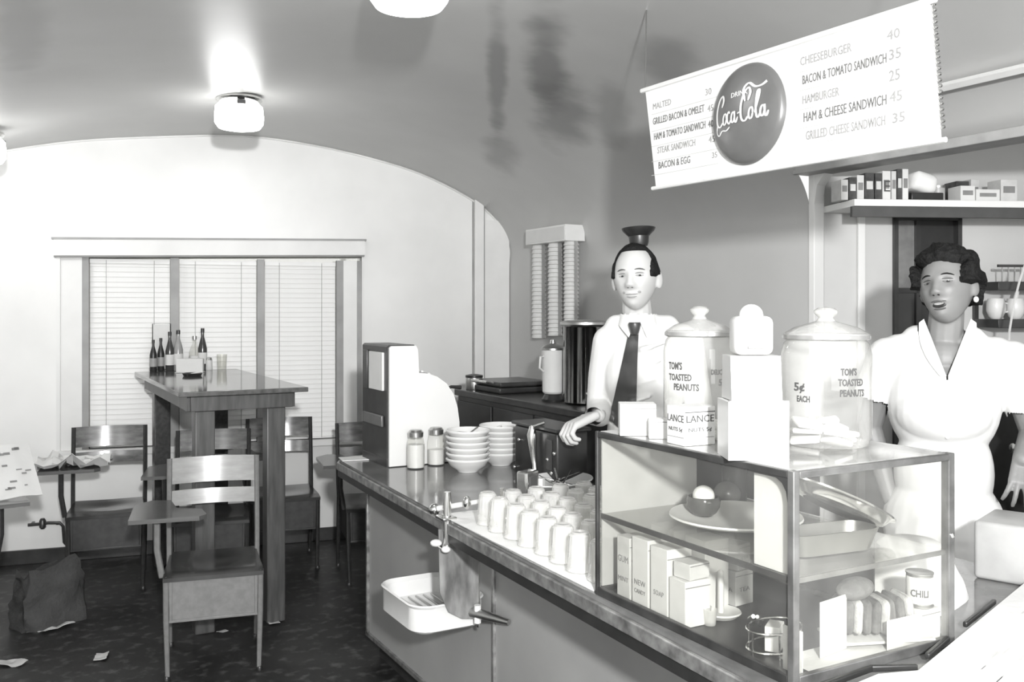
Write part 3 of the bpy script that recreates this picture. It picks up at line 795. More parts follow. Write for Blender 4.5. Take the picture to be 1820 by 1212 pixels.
for i, (px, py, ang) in enumerate(((835, 770, .5), (868, 765, -.4))):
    p0 = W(px, py, 4.0 if i == 0 else 4.12)
    t = thing('spoon', ('steel spoon resting in the front bowl stack' if i == 0 else 'steel spoon resting in the rear bowl stack'), 'spoon', p0, ang)
    MB().tube([(-.07, 0, .012), (0, 0, .002), (.06, 0, .02)], [.004, .003, .004], 8).obj('spoon_handle', M_steel, t)
    MB().ball((-.085, 0, .014), (.02, .013, .004), 12).obj('spoon_bowl', M_steel, t)
# glass tumblers on a white towel
tw = MB()
tw.grid(lambda u, v: Vector((1.285+.58*u+.02*v, 1.91+.95*v+.01*math.sin(u*9), .9035+.0025*math.sin(u*23)*math.sin(v*19))), 20, 26, .003)
o = tw.obj('dish_towel', M_cloth, smooth=50); tag(o, 'white dish towel spread on the counter under the tumblers', 'towel')
M_tum2 = M_tumbler
proto = None
grp = 'pressed glass tumblers upside down on the towel'
for j in range(8):
    for i in range(5):
        x = 1.345+i*.092+j*.004; y = 1.965+j*.098
        rw = ('first', 'second', 'third', 'fourth', 'fifth')[i]; nj = ('next to', 'second from', 'third from', 'fourth from', 'fifth from', 'sixth from', 'seventh from', 'eighth from', 'farthest from')[j]
        lb = 'upturned pressed tumbler '+nj+' the glass case, '+rw+' row from the counter edge'
        if proto is None:
            proto = thing('tumbler', lb, 'glass', (x, y, .908), group=grp)
            b = MB(); n = 32; prf = [(.034, 0), (.035, .004), (.031, .05), (.029, .092), (.025, .097), (.002, .098)]
            b.lathe(prf, n=n, cap=False)
            for v in b.bm.verts:
                if .01 < v.co.z < .09:
                    a = math.atan2(v.co.y, v.co.x); k = 1+.05*math.cos(a*16); v.co.x *= k; v.co.y *= k
            b.obj('glass_body', M_tum2, proto)
            MB().lathe([(.0345, -.001), (.0375, .002), (.0345, .005)], n=24, cap=False).obj('rim', M_tum2, proto)
            MB().lathe([(.024, .094), (.0255, .099), (.020, .102), (.002, .1)], n=20).obj('base', M_tum2, proto)
        else: dup(proto, (x+random.uniform(-.004, .004), y+random.uniform(-.004, .004), .908), random.random(), lb, grp)
# big dish with utensils
dp = WH(985, 880, CZ)
ds = thing('serving_dish', 'wide white oval dish holding forks behind the tumblers', 'dish', dp+Vector((.06, .07, 0)), .5)
b = MB(); b.lathe([(.07, 0), (.075, .006), (.13, .030), (.155, .042), (.152, .046), (.12, .034), (.06, .012), (.001, .010)], n=40, cap=False); b.xf(Matrix.Diagonal((1.1, .8, 1, 1))); b.obj('dish_body', M_white, ds)
for k, (px, py, a, tl) in enumerate(((1010, 850, 2.2, .5), (1035, 868, 2.6, .25), (1045, 845, 1.3, .7), (960, 862, .7, .4), (985, 870, .2, .15))):
    t = thing('fork', ['steel fork leaning out of the dish, pointing up left', 'steel fork lying almost flat at the right of the dish', 'steel fork standing up at the right rim of the dish', 'steel fork standing at the left of the dish', 'steel fork lying across the middle of the dish'][k], 'fork', dp+Vector((.06+.025*(k-2), .05+.012*(k % 3), .04+.004*k)))
    t.rotation_euler = (0, -tl, a)
    MB().box((0, 0, 0), (.10, .007, .002), None, .0008).obj('fork_handle', M_chrome, t, smooth=20)
    b = MB(); b.box((-.062, 0, 0), (.028, .018, .002), None, .0008)
    for q in range(4): b.box((-.09, (q-1.5)*.005, 0), (.034, .0028, .0018))
    b.obj('tines', M_chrome, t, smooth=20)
# napkin holder
nh = thing('napkin_holder', 'small chrome napkin holder on the counter left of the dish', 'napkin holder', WH(938, 884, CZ), .35)
MB().box((0, 0, .05), (.075, .05, .10), None, .008).obj('case', M_chrome, nh, smooth=20)
MB().box((0, -.027, .052), (.04, .006, .06), None, .001).obj('napkins', M_line, nh, smooth=20)
MB().box((.055, .01, .035), (.03, .07, .06), .3, .004).obj('side_clip', M_white, nh, smooth=20)
# chrome gadget clamped to the counter edge
gd = thing('clamp_juicer', 'shiny metal hand-crank gadget clamped to the counter edge', 'kitchen tool', (1.30, 2.72, CZ))
def gl(px, py, x): return ONX(px, py, x)-Vector((1.30, 2.72, CZ))
P1, P2 = gl(772, 905, 1.29), gl(892, 884, 1.42)
MB().tube([P1, P2], [.010, .006], 10).obj('shaft', M_white, gd)
MB().ball(P1, .020, 16).obj('shaft_knob', M_chrome, gd)
pm = gl(795, 893, 1.30)
MB().tube([pm+Vector((0, 0, .035)), pm, Vector((pm.x, pm.y, -.10))], [.011, .014, .010], 12).obj('clamp_post', M_chrome, gd)
MB().box((pm.x, pm.y+.01, -.015+.02), (.05, .07, .012), None, .004).obj('clamp_plate', M_chrome, gd, smooth=20)
pk = gl(775, 965, 1.27)
MB().tube([Vector((pm.x, pm.y, -.05)), Vector((pm.x-.01, pm.y+.01, -.10)), pk], [.008, .008, .007], 8).obj('crank', M_chrome, gd)
MB().ball(pk, (.020, .020, .012), 14).obj('crank_knob', M_white, gd)
MB().ball(pk+Vector((.02, -.035, -.016)), (.016, .016, .011), 14).obj('wing_nut', M_white, gd)
MB().ball(gl(830, 893, 1.34), (.014, .014, .022), 12).obj('collar', M_chrome, gd)
MB().tube([P2+Vector((0, 0, .03)), P2-Vector((0, 0, P2.z))], .008, 8).obj('rest_post', M_chrome, gd)

# enamel sink tray with splash guard on the counter front
tr = thing('drip_sink', 'white enamel drip sink with splash plate hung below the counter edge', 'sink')
tz = .60
pts = [WH(690, 1058, tz), WH(775, 1092, tz), WH(850, 1082, tz), WH(778, 1040, tz)]
ctr = Vector((1.345, 3.03, tz))
def rr(w_, d_, r, n=6):
    out = []
    for qx, qy, a0 in ((w_/2-r, d_/2-r, 0), (-w_/2+r, d_/2-r, PI/2), (-w_/2+r, -d_/2+r, PI), (w_/2-r, -d_/2+r, 1.5*PI)):
        for i in range(n+1): out.append((qx+r*math.cos(a0+i/n*PI/2), qy+r*math.sin(a0+i/n*PI/2)))
    return out
b = MB(); rings = []
Wd, Dp = .27, .36
for (w_, d_, r, z) in ((Wd-.03, Dp-.03, .05, -.095), (Wd, Dp, .07, -.085), (Wd, Dp, .07, -.01), (Wd+.014, Dp+.014, .075, 0), (Wd+.004, Dp+.004, .07, .004), (Wd-.02, Dp-.02, .06, -.01), (Wd-.03, Dp-.03, .05, -.062), (Wd-.09, Dp-.09, .03, -.07)):
    rings.append([b.bm.verts.new((x, y, z)) for x, y in rr(w_, d_, r)])
for p_, q in zip(rings, rings[1:]):
    m_ = len(p_)
    for i in range(m_): b.bm.faces.new((p_[i], p_[(i+1) % m_], q[(i+1) % m_], q[i]))
b.bm.faces.new(rings[0]); b.bm.faces.new(rings[-1])
b.xf(Matrix.Translation(ctr)); b.obj('basin', M_white, tr)
b = MB()
for k in range(5): b.box(ctr+Vector((-.06+.03*k, 0, -.060)), (.006, .28, .006), None, .002)
b.obj('drain_grid', M_steel, tr, smooth=20)
b = MB(); b.prism_ax([(1.432, tz-.06), (1.37, tz-.05), (1.32, tz-.02), (1.288, tz+.05), (1.283, .862), (1.432, .862)], ctr.y-.20, ctr.y-.194, 'y'); b.obj('splash_plate', mat('dull_zinc', .26, .35, .3, var=.5, scale=7, stretch=(3, 3, 1)), tr, smooth=20)
b = MB(); b.bb((1.430, ctr.y-.204, tz-.09), (1.436, ctr.y-.19, .862)); b.obj('plate_edge', M_chrome, tr, smooth=0)
p0 = Vector((ctr.x-.02, ctr.y-.20, tz-.055))
p0 = Vector((1.41, 2.84, .565))
MB().tube([p0, p0+Vector((.02, -.05, 0)), p0+Vector((.045, -.10, -.002)), p0+Vector((.066, -.145, -.004))], [.020, .017, .013, .010], 12).obj('drain_pipe', M_steel, tr)
MB().tube([p0+Vector((.008, -.03, -.03)), p0+Vector((.008, -.03, .03))], .012, 10).obj('drain_nut', M_white, tr)
for s_ in (-.15, .12):
    MB().bb((ctr.x+.11, ctr.y+s_-.01, tz-.08), (1.492, ctr.y+s_+.01, tz-.06)).obj('wall_bracket', M_steel, tr, smooth=0)

# ---- display case
X0, X1, Y0, Y1, Z0, Z1 = 1.277, 1.737, 1.243, 1.893, .9, 1.3
dc = thing('display_case', 'glass countertop display case with metal frame and one glass shelf', 'display case')
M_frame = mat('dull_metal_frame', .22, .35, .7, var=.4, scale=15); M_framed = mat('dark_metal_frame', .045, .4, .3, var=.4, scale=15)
t_ = .016
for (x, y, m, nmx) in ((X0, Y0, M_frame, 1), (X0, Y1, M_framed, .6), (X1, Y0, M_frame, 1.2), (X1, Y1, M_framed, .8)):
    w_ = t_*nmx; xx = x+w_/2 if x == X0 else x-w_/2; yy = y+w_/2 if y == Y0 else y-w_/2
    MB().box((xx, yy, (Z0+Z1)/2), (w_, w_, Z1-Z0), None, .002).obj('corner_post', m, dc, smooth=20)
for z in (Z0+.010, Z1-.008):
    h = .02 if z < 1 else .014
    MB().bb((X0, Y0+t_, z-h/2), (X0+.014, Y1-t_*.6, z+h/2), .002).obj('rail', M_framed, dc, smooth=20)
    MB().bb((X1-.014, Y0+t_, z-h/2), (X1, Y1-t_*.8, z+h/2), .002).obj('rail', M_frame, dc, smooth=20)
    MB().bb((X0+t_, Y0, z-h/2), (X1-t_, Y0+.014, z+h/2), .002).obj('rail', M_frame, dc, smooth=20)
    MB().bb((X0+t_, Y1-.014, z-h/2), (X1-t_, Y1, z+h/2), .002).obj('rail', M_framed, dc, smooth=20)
MB().bb((X0+.004, Y0+.016, Z0+.02), (X0+.008, Y1-.016, Z1-.015)).obj('front_glass', M_glassm, dc, smooth=0)
MB().bb((X0+.016, Y0+.004, Z0+.02), (X1-.016, Y0+.008, Z1-.015)).obj('side_glass', M_glassm, dc, smooth=0)
MB().bb((1.59, Y1-.008, Z0+.02), (X1-.016, Y1-.004, Z1-.015)).obj('dark_end_panel', M_hole, dc, smooth=0)
MB().bb((X1-.010, 1.44, Z0+.02), (X1-.006, Y1-.016, 1.09)).obj('back_panel', M_hole, dc, smooth=0)
MB().bb((X1-.010, 1.60, 1.10), (X1-.006, Y1-.016, Z1-.015)).obj('back_panel', M_hole, dc, smooth=0)
MB().bb((X0+.016, Y1-.008, Z0+.02), (1.59, Y1-.004, Z1-.015)).obj('end_panel', mat('frosted_end_panel', .5, .4, var=.15, scale=5), dc, smooth=0)
MB().bb((X0+.01, Y0+.01, Z1-.006), (X1-.01, Y1-.01, Z1)).obj('top_glass', glassmat('milky_case_top', .85, .06, .28), dc, smooth=0)
MB().bb((X0+.01, Y0+.018, 1.092), (X1-.012, Y1-.012, 1.098)).obj('glass_shelf', glassmat('shelf_glass', .9, .05, .14), dc, smooth=0)
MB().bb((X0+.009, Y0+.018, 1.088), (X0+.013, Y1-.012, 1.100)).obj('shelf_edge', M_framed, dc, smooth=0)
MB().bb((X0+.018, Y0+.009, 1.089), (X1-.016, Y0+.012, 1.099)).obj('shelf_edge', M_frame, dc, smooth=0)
MB().bb((X0+.01, Y0+.01, Z0+.001), (X1-.01, Y1-.01, Z0+.008)).obj('case_floor', M_black, dc, smooth=0)
b = MB()
b.prism_ax([(Y0+.016, Z1-.015), (Y0+.06, Z1-.015), (Y0+.045, Z1-.018), (Y0+.03, Z1-.026), (Y0+.02, Z1-.04), (Y0+.016, Z1-.06)], X0+.001, X0+.01, 'x'); b.obj('corner_gusset', M_framed, dc, smooth=0)
MB().ball((X1-.01, Y0-.001, 1.13), (.006, .004, .006), 10).obj('latch', M_chrome, dc)
SZ = 1.099; BZ = Z0+.0085
def sheet(name, lb, cat, c, s, rot=0, m=M_paper):
    o = MB().box((0, 0, s[2]/2), s, None, min(.0015, min(s)/3)).obj(name, m, smooth=20); o.location = c
    o.rotation_euler = (0, 0, rot) if not isinstance(rot, tuple) else rot
    return tag(o, lb, cat)
sheet('menu_card', 'tall white card standing inside the case behind the front glass', 'card', (X0+.022, 1.315, SZ), (.002, .105, .178))
# platter with a bun bowl
pt = thing('cake_platter', 'white china platter on the glass shelf of the case', 'plate', (1.49, 1.63, SZ))
MB().lathe([(.07, 0), (.08, .004), (.14, .016), (.152, .022), (.150, .026), (.13, .020), (.075, .010), (.001, .009)], n=44, cap=False).obj('platter_body', M_white, pt)
bb_ = thing('glass_goblet', 'dark glass bowl with a pale round bun, on the platter in the case', 'bowl', (1.455, 1.70, SZ+.014))
MB().lathe([(.022, 0), (.030, .006), (.038, .02), (.040, .036), (.036, .044), (.033, .042), (.035, .03), (.001, .012)], n=28, cap=False).obj('bowl_body', mat('brown_glaze', .07, .15, var=.3), bb_)
MB().ball((0, 0, .045), (.026, .026, .024), 18).obj('bun', M_cloth, bb_)
for i, (x, y, r, lb) in enumerate(((1.60, 1.78, .035, 'round fruit at the back of the case shelf, left one'), (1.64, 1.66, .038, 'round fruit at the back of the case shelf, right one'))):
    t = thing('apple', lb, 'fruit', (x, y, SZ if i == 0 else SZ))
    MB().ball((0, 0, r), (r, r, r*.93), 18).obj('fruit_body', mat('dark_fruit', .12, .25, var=.5), t)
    MB().tube([(0, 0, r*1.8), (.004, 0, r*2.15)], .002, 6).obj('stem', M_black, t)
jr = thing('dark_bottle', 'dark bottle standing at the back of the case shelf', 'bottle', (1.66, 1.82, SZ))
MB().lathe([(.03, 0), (.032, .004), (.032, .10), (.014, .135), (.012, .16)], n=20).obj('bottle_body', M_black, jr)
MB().lathe([(.014, .16), (.014, .175), (.001, .176)], n=16).obj('cap', M_steel, jr)
# silver tray tilted at the near side
st = thing('silver_tray', 'long oval silver tray leaning on the glass shelf by the near glass', 'tray', (1.575, 1.40, SZ+.072))
st.rotation_euler = (math.radians(-8), math.radians(24), math.radians(-6))
b = MB(); b.lathe([(.10, -.004), (.12, .0), (.135, .014), (.15, .018), (.15, .022), (.134, .018), (.118, .004), (.001, .0)], n=48, cap=False); b.xf(Matrix.Diagonal((1, .42, 1, 1))); b.obj('tray_body', M_chrome, st)
MB().tube([(-.15, 0, .02), (-.172, -.018, .022), (-.178, 0, .022), (-.172, .018, .022), (-.15, .01, .02)], .004, 8).obj('tray_handle', M_chrome, st)
sl2 = thing('glass_loaf_dish', 'ribbed metal loaf dish under the silver tray', 'dish', (1.50, 1.37, SZ+.001), -.12)
b = MB(); rings = []
for (w_, d_, z) in ((.20, .07, 0), (.23, .09, .045), (.225, .084, .045), (.195, .064, .006)): rings.append([b.bm.verts.new((x, y, z)) for x, y in rr(w_, d_, .03, 4)])
for p_, q in zip(rings, rings[1:]):
    for i in range(len(p_)): b.bm.faces.new((p_[i], p_[(i+1) % len(p_)], q[(i+1) % len(p_)], q[i]))
b.bm.faces.new(rings[0]); b.bm.faces.new(rings[-1]); b.obj('dish_body', M_steel, sl2)
# cartons in the lower level
def carton(name, lb, c, s, rot, lines=None, m=M_paper, inkm=M_inkl):
    t = thing(name, lb, 'box', c, rot)
    MB().box((0, 0, s[2]/2), s, None, .0015).obj('carton_body', m, t, smooth=20)
    MB().box((0, -s[1]/2-.0004, s[2]*.86), (s[0]*.98, .001, .0016)).obj('lid_seam', inkm, t, smooth=0)
    if lines:
        for k, (sx3, txt, h, zf) in enumerate(lines):
            for face in (0, 1):
                tb = text_bm(txt, h, .0003, 'CENTER')
                xs = [v.co.x for v in tb.bm.verts]; wd = max(xs)-min(xs); L = (s[0] if face == 0 else s[1])*sx3; k_ = L/wd
                if face == 0: tb.xf(Matrix(((k_, 0, 0, 0), (0, 0, -1, -s[1]/2-.0006), (0, 1, 0, s[2]*zf), (0, 0, 0, 1))))
                else: tb.xf(Matrix(((0, 0, -1, -s[0]/2-.0006), (-k_, 0, 0, 0), (0, 1, 0, s[2]*zf), (0, 0, 0, 1))))
                tb.obj('lettering', inkm, t, smooth=0)
    return t
for i, (x, y, w_, d_, h, lb, ln, m) in enumerate((
    (1.325, 1.80, .06, .05, .15, 'tall printed carton at the far left of the case floor', [(.8, 'GUM', .022, .6), (.8, 'MINT', .016, .3)], M_news),
    (1.325, 1.735, .06, .06, .16, 'white carton with grey print, second from the left in the case', [(.7, 'NEW', .018, .32), (.7, 'CANDY', .014, .2)], M_paper),
    (1.33, 1.665, .07, .06, .155, 'white carton with faint print, third from the left in the case', [(.6, 'SOAP', .016, .3)], M_paper),
    (1.33, 1.60, .07, .055, .10, 'low white carton nearest the middle of the case floor', None, M_paper),
    (1.43, 1.66, .07, .07, .165, 'plain white carton in the second row of the case floor', None, M_paper),
    (1.43, 1.78, .07, .09, .165, 'plain white carton at the back left of the case floor', None, M_paper))):
    carton('carton', lb, (x, y, BZ), (w_, d_, h), .0, ln, m)
carton('carton', 'pale flat carton stacked on the low white carton', (1.335, 1.60, BZ+.101), (.06, .05, .035), .1, None, M_news)
carton('carton', 'small grey printed box at the back of the case floor, lower one', (1.52, 1.66, BZ), (.06, .05, .08), .1, [(.6, 'TEA', .014, .4)], M_news)
carton('carton', 'small grey printed box at the back of the case floor, upper one', (1.52, 1.66, BZ+.081), (.05, .045, .06), .25, [(.6, 'TEA', .012, .4)], M_news)
# candle-stick like cup holder and saucer
cs = thing('candle', 'tall white candle standing in a white saucer on the case floor', 'candle', ONX(1281, 1112, 1.42)*1.0)
cs.location.z = BZ
MB().lathe([(.035, 0), (.040, .004), (.046, .010), (.044, .013), (.034, .008), (.001, .007)], n=28, cap=False).obj('saucer', M_white, cs)
MB().lathe([(.007, .008), (.0075, .012), (.007, .10), (.002, .104)], n=14).obj('candle_stick', M_white, cs)
for i, (px, py, lb) in enumerate(((1252, 1135, 'small shot glass on the case floor, left of the wire rack'), (1262, 1150, 'small shot glass on the case floor, nearer the front glass'))):
    t = thing('shot_glass', lb, 'glass', ONX(px, py, 1.36)); t.location.z = BZ
    MB().lathe([(.012, 0), (.013, .004), (.016, .035), (.0145, .035), (.011, .006), (.001, .005)], n=18, cap=False).obj('glass_body', M_tumbler, t)
wr_ = thing('wire_rack', 'small chrome wire rack on the floor of the case', 'rack', (1.37, 1.385, BZ), .1)
b = MB()
for z in (.012, .05):
    b.tube([(.05*math.cos(a*PI/12)*1.3, .035*math.sin(a*PI/12)*1.3, z) for a in range(25)], .0025, 6)
b.obj('hoops', M_chrome, wr_)
b = MB()
for k in range(6):
    a = k*PI/3; b.tube([(.065*math.cos(a), .0455*math.sin(a), .0), (.065*math.cos(a), .0455*math.sin(a), .052)], .002, 6)
b.obj('uprights', M_chrome, wr_)
MB().box((0, 0, .03), (.05, .03, .05), .5, .002).obj('folded_paper', M_paper, wr_, smooth=20)
tg = thing('serving_tongs', 'steel serving tongs leaning in the case beside the candle', 'tongs', (1.40, 1.47, BZ+.004), .8)
for s_ in (-1, 1):
    MB().tube([(-.06, s_*.004, .055), (0, s_*.012, .03), (.06, s_*.008, .003)], [.004, .005, .006], 8).obj('arm', M_steel, tg)
# bread, can, cards
br = thing('bread_loaf', 'sliced brown loaf lying at the right of the case floor', 'bread', ONX(1556, 1120, 1.60)); br.location.z = BZ+.02; br.rotation_euler = (0, 0, -.35)
M_crust = mat('bread_crust', .12, .7, var=.5, scale=18, bump=.4); M_crumb = mat('bread_crumb', .42, .9, var=.2, scale=60, bump=.3)
for k in range(8):
    o = MB().box((-.075+k*.02, 0, .035), (.0185, .075, .07), None, .012, 3).obj('slice', M_crust if k % 3 != 1 else M_crumb, br)
    o.rotation_euler = (0, -.12 if k > 4 else .05, 0)
MB().box((0, 0, -.008), (.21, .10, .006), None, .002).obj('board', M_news, br, smooth=20)
rl = thing('bread_roll', 'dark oval roll lying on top of the sliced loaf', 'bread', ONX(1520, 1062, 1.55)); rl.location.z = BZ+.112; rl.rotation_euler = (0, 0, .2)
MB().ball((0, 0, 0), (.055, .03, .022), 18).obj('roll_body', M_crust, rl)
carton('carton', 'small white carton under the tin can in the case', (1.690, 1.292, BZ), (.06, .055, .068), .0, None, M_paper)
cn = thing('food_can', 'labelled tin can standing on a small carton in the case', 'can', (1.690, 1.292, BZ+.069))
MB().lathe([(.034, 0), (.036, .002), (.036, .004), (.034, .006), (.034, .078), (.036, .08), (.036, .083), (.033, .081), (.001, .080)], n=32).obj('can_body', M_steel, cn)
b = MB(); b.lathe([(.0345, .010), (.0347, .012), (.0347, .072), (.0345, .074)], n=32, cap=False); b.obj('can_label', M_paper, cn)
def cyl_text(s, r, h, ang0, z, width, m, par, ext=.0004):
    tb = text_bm(s, h, ext, 'CENTER', h*.03)
    bmesh.ops.subdivide_edges(tb.bm, edges=[e for e in tb.bm.edges if e.calc_length() > h*.4], cuts=1)
    xs = [v.co.x for v in tb.bm.verts]; k = width/(max(xs)-min(xs)); mid = (max(xs)+min(xs))/2
    for v in tb.bm.verts:
        a = ang0+(v.co.x-mid)*k/r; rr_ = r+.0006+v.co.z
        v.co = Vector((rr_*math.sin(a), -rr_*math.cos(a), z+v.co.y))
    return tb.obj('lettering', m, par, smooth=0)
for ch_ in cn.children: ch_.scale = (.78, .78, .85)
ca = math.atan2(-cn.location.x, cn.location.y)
cyl_text('CHILI', .0272, .020, ca, .024, .036, M_ink, cn)
sheet('paper_card', 'blank white card leaning at the near front corner of the case floor', 'card', (1.318, 1.285, BZ), (.002, .05, .085), .0)
sheet('paper_card', 'white card propped before the bread loaf', 'card', (1.62, 1.272, BZ), (.11, .002, .062), .0)
sheet('paper_sheet', 'white paper liner laid on the case floor below the bread', 'paper', (1.52, 1.315, BZ), (.34, .08, .001), .0)
sheet('paper_card', 'white folded card behind the near post in the lower case', 'card', (1.46, 1.315, BZ+.002), (.09, .002, .11), .15)

# ---- on top of the case
TZ = Z1+.0005
def jar(name, lb, px, py, r, H, ang):
    t = thing(name, lb, 'jar', WH(px, py, TZ))
    MB().lathe([(r*.80, 0), (r*.92, .006), (r, .03), (r, H*.66), (r*.94, H*.74), (r*.84, H*.775), (r*.86, H*.79)], n=48, cap=False).obj('jar_body', M_jarglass, t)
    MB().lathe([(r*.9, H*.765), (r*.97, H*.775), (r*.97, H*.80), (r*.88, H*.81)], n=48, cap=False).obj('jar_rim', mat('jar_band', .45, .2, .7, var=.2), t)
    ld = MB().lathe([(r*.95, H*.795), (r*.95, H*.81), (r*.70, H*.855), (r*.32, H*.89), (r*.22, H*.90), (r*.16, H*.925), (r*.26, H*.955), (r*.27, H*.975), (r*.18, H*.995), (.001, H)], n=40, cap=False).obj('lid', glassmat('thick_glass' + name, .90, .04, .25), t)
    return t
j1 = jar('counter_jar', 'big round glass jar with dark lettering and knob lid, left on the case', 1243, 775, .083, .305, 0)
j2 = jar('counter_jar', 'wide glass jar with knob lid holding snack packets, right on the case', 1468, 792, .095, .302, 0)
a1 = math.atan2(-j1.location.x, -j1.location.y)
def facing(loc): # angle of the camera seen from loc, in cyl_text terms (0 = -Y)
    return math.atan2(-loc.x, loc.y)
f1 = facing(j1.location); f2 = facing(j2.location)
cyl_text("TOM'S", .083, .023, f1-.72, .160, .040, M_ink, j1)
cyl_text('TOASTED', .083, .021, f1-.58, .135, .062, M_ink, j1)
cyl_text('PEANUTS', .083, .021, f1-.38, .113, .062, M_ink, j1)
cyl_text('DELICIOUS', .083, .016, f1+.62, .150, .05, M_inkl, j1); cyl_text('5\u00a2', .083, .020, f1+.66, .125, .02, M_inkl, j1)
cyl_text("TOM'S", .095, .020, f2+.50, .160, .036, M_ink, j2); cyl_text('TOASTED', .095, .020, f2+.56, .138, .058, M_ink, j2); cyl_text('PEANUTS', .095, .020, f2+.60, .116, .058, M_ink, j2)
cyl_text('5\u00a2', .095, .024, f2-.60, .125, .026, M_ink, j2); cyl_text('EACH', .095, .018, f2-.50, .102, .03, M_ink, j2)
M_pack = mat('waxed_packet', .66, .4, var=.08)
def packets(j, r, n, g_, lbl):
    random.seed(n)
    for k in range(n):
        a = k*2.4; q = r*.45; a = k*2.2; z = .014+.018*(k//3)
        o = MB().box((0, 0, 0), (.065, .045, .013), None, .006, 2).obj('snack_packet', M_pack, smooth=40)
        o.location = j.location+Vector((q*math.cos(a), q*math.sin(a), z)); o.rotation_euler = (random.uniform(-.35, .35), random.uniform(-.3, .3), a)
        tag(o, lbl, 'snack', g_)
packets(j1, .083, 6, 'snack packets in the left jar', 'white snack packet heaped inside the left jar')
packets(j2, .095, 8, 'snack packets in the right jar', 'white snack packet heaped inside the right jar')
# stepped white cup dispenser
dpn = thing('cup_dispenser', 'white stepped enamel dispenser with a ball top between the two jars', 'dispenser', WH(1338, 812, TZ)+Vector((.0, .0, 0)), -.5)
b = MB(); b.prism_ax([(-.045, 0), (.05, 0), (.05, .115), (-.045, .115)], -.060, .060, 'x'); b.obj('lower_box', M_white, dpn, smooth=20)
b = MB(); b.prism_ax([(-.040, .117), (.046, .117), (.040, .205), (-.028, .205)], -.052, .048, 'x'); b.obj('middle_box', M_white, dpn, smooth=20)
b = MB(); b.box((-.002, .006, .245), (.078, .066, .078), None, .014, 3); b.obj('upper_drum', M_white, dpn)
MB().ball((-.004, -.002, .286), (.024, .024, .022), 18).obj('ball_top', M_white, dpn)
MB().box((0, -.032, .222), (.035, .006, .004)).obj('slot', M_mull, dpn, smooth=0)
MB().box((0, -.046, .1165), (.118, .004, .003)).obj('seam', M_mull, dpn, smooth=0)
carton('carton', 'plain white carton on the case top beside the man', WH(1132, 772, TZ), (.085, .06, .075), -.55, None, M_paper)
carton('carton', 'printed white carton on the case top between the left jar and the dispenser', WH(1228, 788, TZ), (.082, .066, .085), -.06, [(.9, 'LANCE', .022, .60), (.75, 'NUTS 5\u00a2', .012, .36), (.9, '_____', .012, .22)], M_paper, M_ink)
carton('carton', 'small flat printed carton lying against the left jar', WH(1172, 778, TZ), (.05, .04, .045), -.6, None, M_paper)

# ---- near right: big printed sheet, black clips, towel, box
bs = thing('broadsheet', 'large white printed sheet spread over the near counter corner', 'newspaper', (0, 0, CZ+.012))
b = MB()
sp = [(1.29, 1.17), (1.44, 1.19), (1.52, 1.165), (2.30, 1.43), (2.34, 1.35), (2.34, .35), (1.27, .35)]
b.prism(sp, -.010, .004); b.obj('sheet', M_paper, bs, smooth=0)
b = MB(); random.seed(5)
for k in range(60):
    x = random.uniform(1.5, 2.25); y = random.uniform(.75, 1.1+.3*(x-1.5)/.8-.02); b.box((x, y, .0046), (random.uniform(.02, .07), random.uniform(.003, .006), .0006), .3)
b.obj('print_lines', mat('faded_print', .5, .8), bs, smooth=0)
for i, (p_, q, lb) in enumerate((((1.275, 1.155), (1.305, 1.2), 0), ((1.305, 1.2), (1.45, 1.215), 0), ((1.45, 1.215), (1.53, 1.178), 0), ((1.60, 1.205), (1.74, 1.255), 0), ((1.83, 1.285), (2.03, 1.352), 0))):
    d = Vector((q[0]-p_[0], q[1]-p_[1], 0))
    MB().box(((p_[0]+q[0])/2, (p_[1]+q[1])/2, .004), (d.length+.006, .010, .012), math.atan2(d.y, d.x), .003).obj('black_binding', M_black, bs, smooth=20)
tb_ = thing('paper_bag', 'white folded paper bag on the counter right of the case', 'bag', (1.93, 1.50, CZ), .3)
b = MB()
def bagf(u, v):
    a = u*2*PI; k = 1-.5*v**1.4
    sx1 = abs(math.cos(a))**.6*math.copysign(1, math.cos(a)); sy1 = abs(math.sin(a))**.6*math.copysign(1, math.sin(a))
    return Vector((.15*sx1*k, .11*sy1*k, .13*v+.008*mnoise.noise(Vector((a*2, v*4, 1)))))
b.grid(bagf, 32, 9); b.obj('bag_body', M_paper, tb_, smooth=50)
MB().lathe([(.078, .128), (.06, .14), (.001, .142)], n=24, cap=False).obj('bag_top', M_paper, tb_)
gb = thing('metal_scoop_box', 'grey metal box with a dark slot at the right edge of the counter', 'box', (2.33, 1.50, CZ), .35)
MB().box((0, 0, .075), (.20, .14, .15), None, .012, 3).obj('box_body', mat('pale_grey_metal', .36, .4, var=.1), gb, smooth=30)
MB().box((0, -.072, .045), (.09, .006, .014), None, .002).obj('slot', M_black, gb, smooth=20)
MB().ball((-.04, -.072, .08), (.007, .004, .007), 10).obj('rivet', M_black, gb)

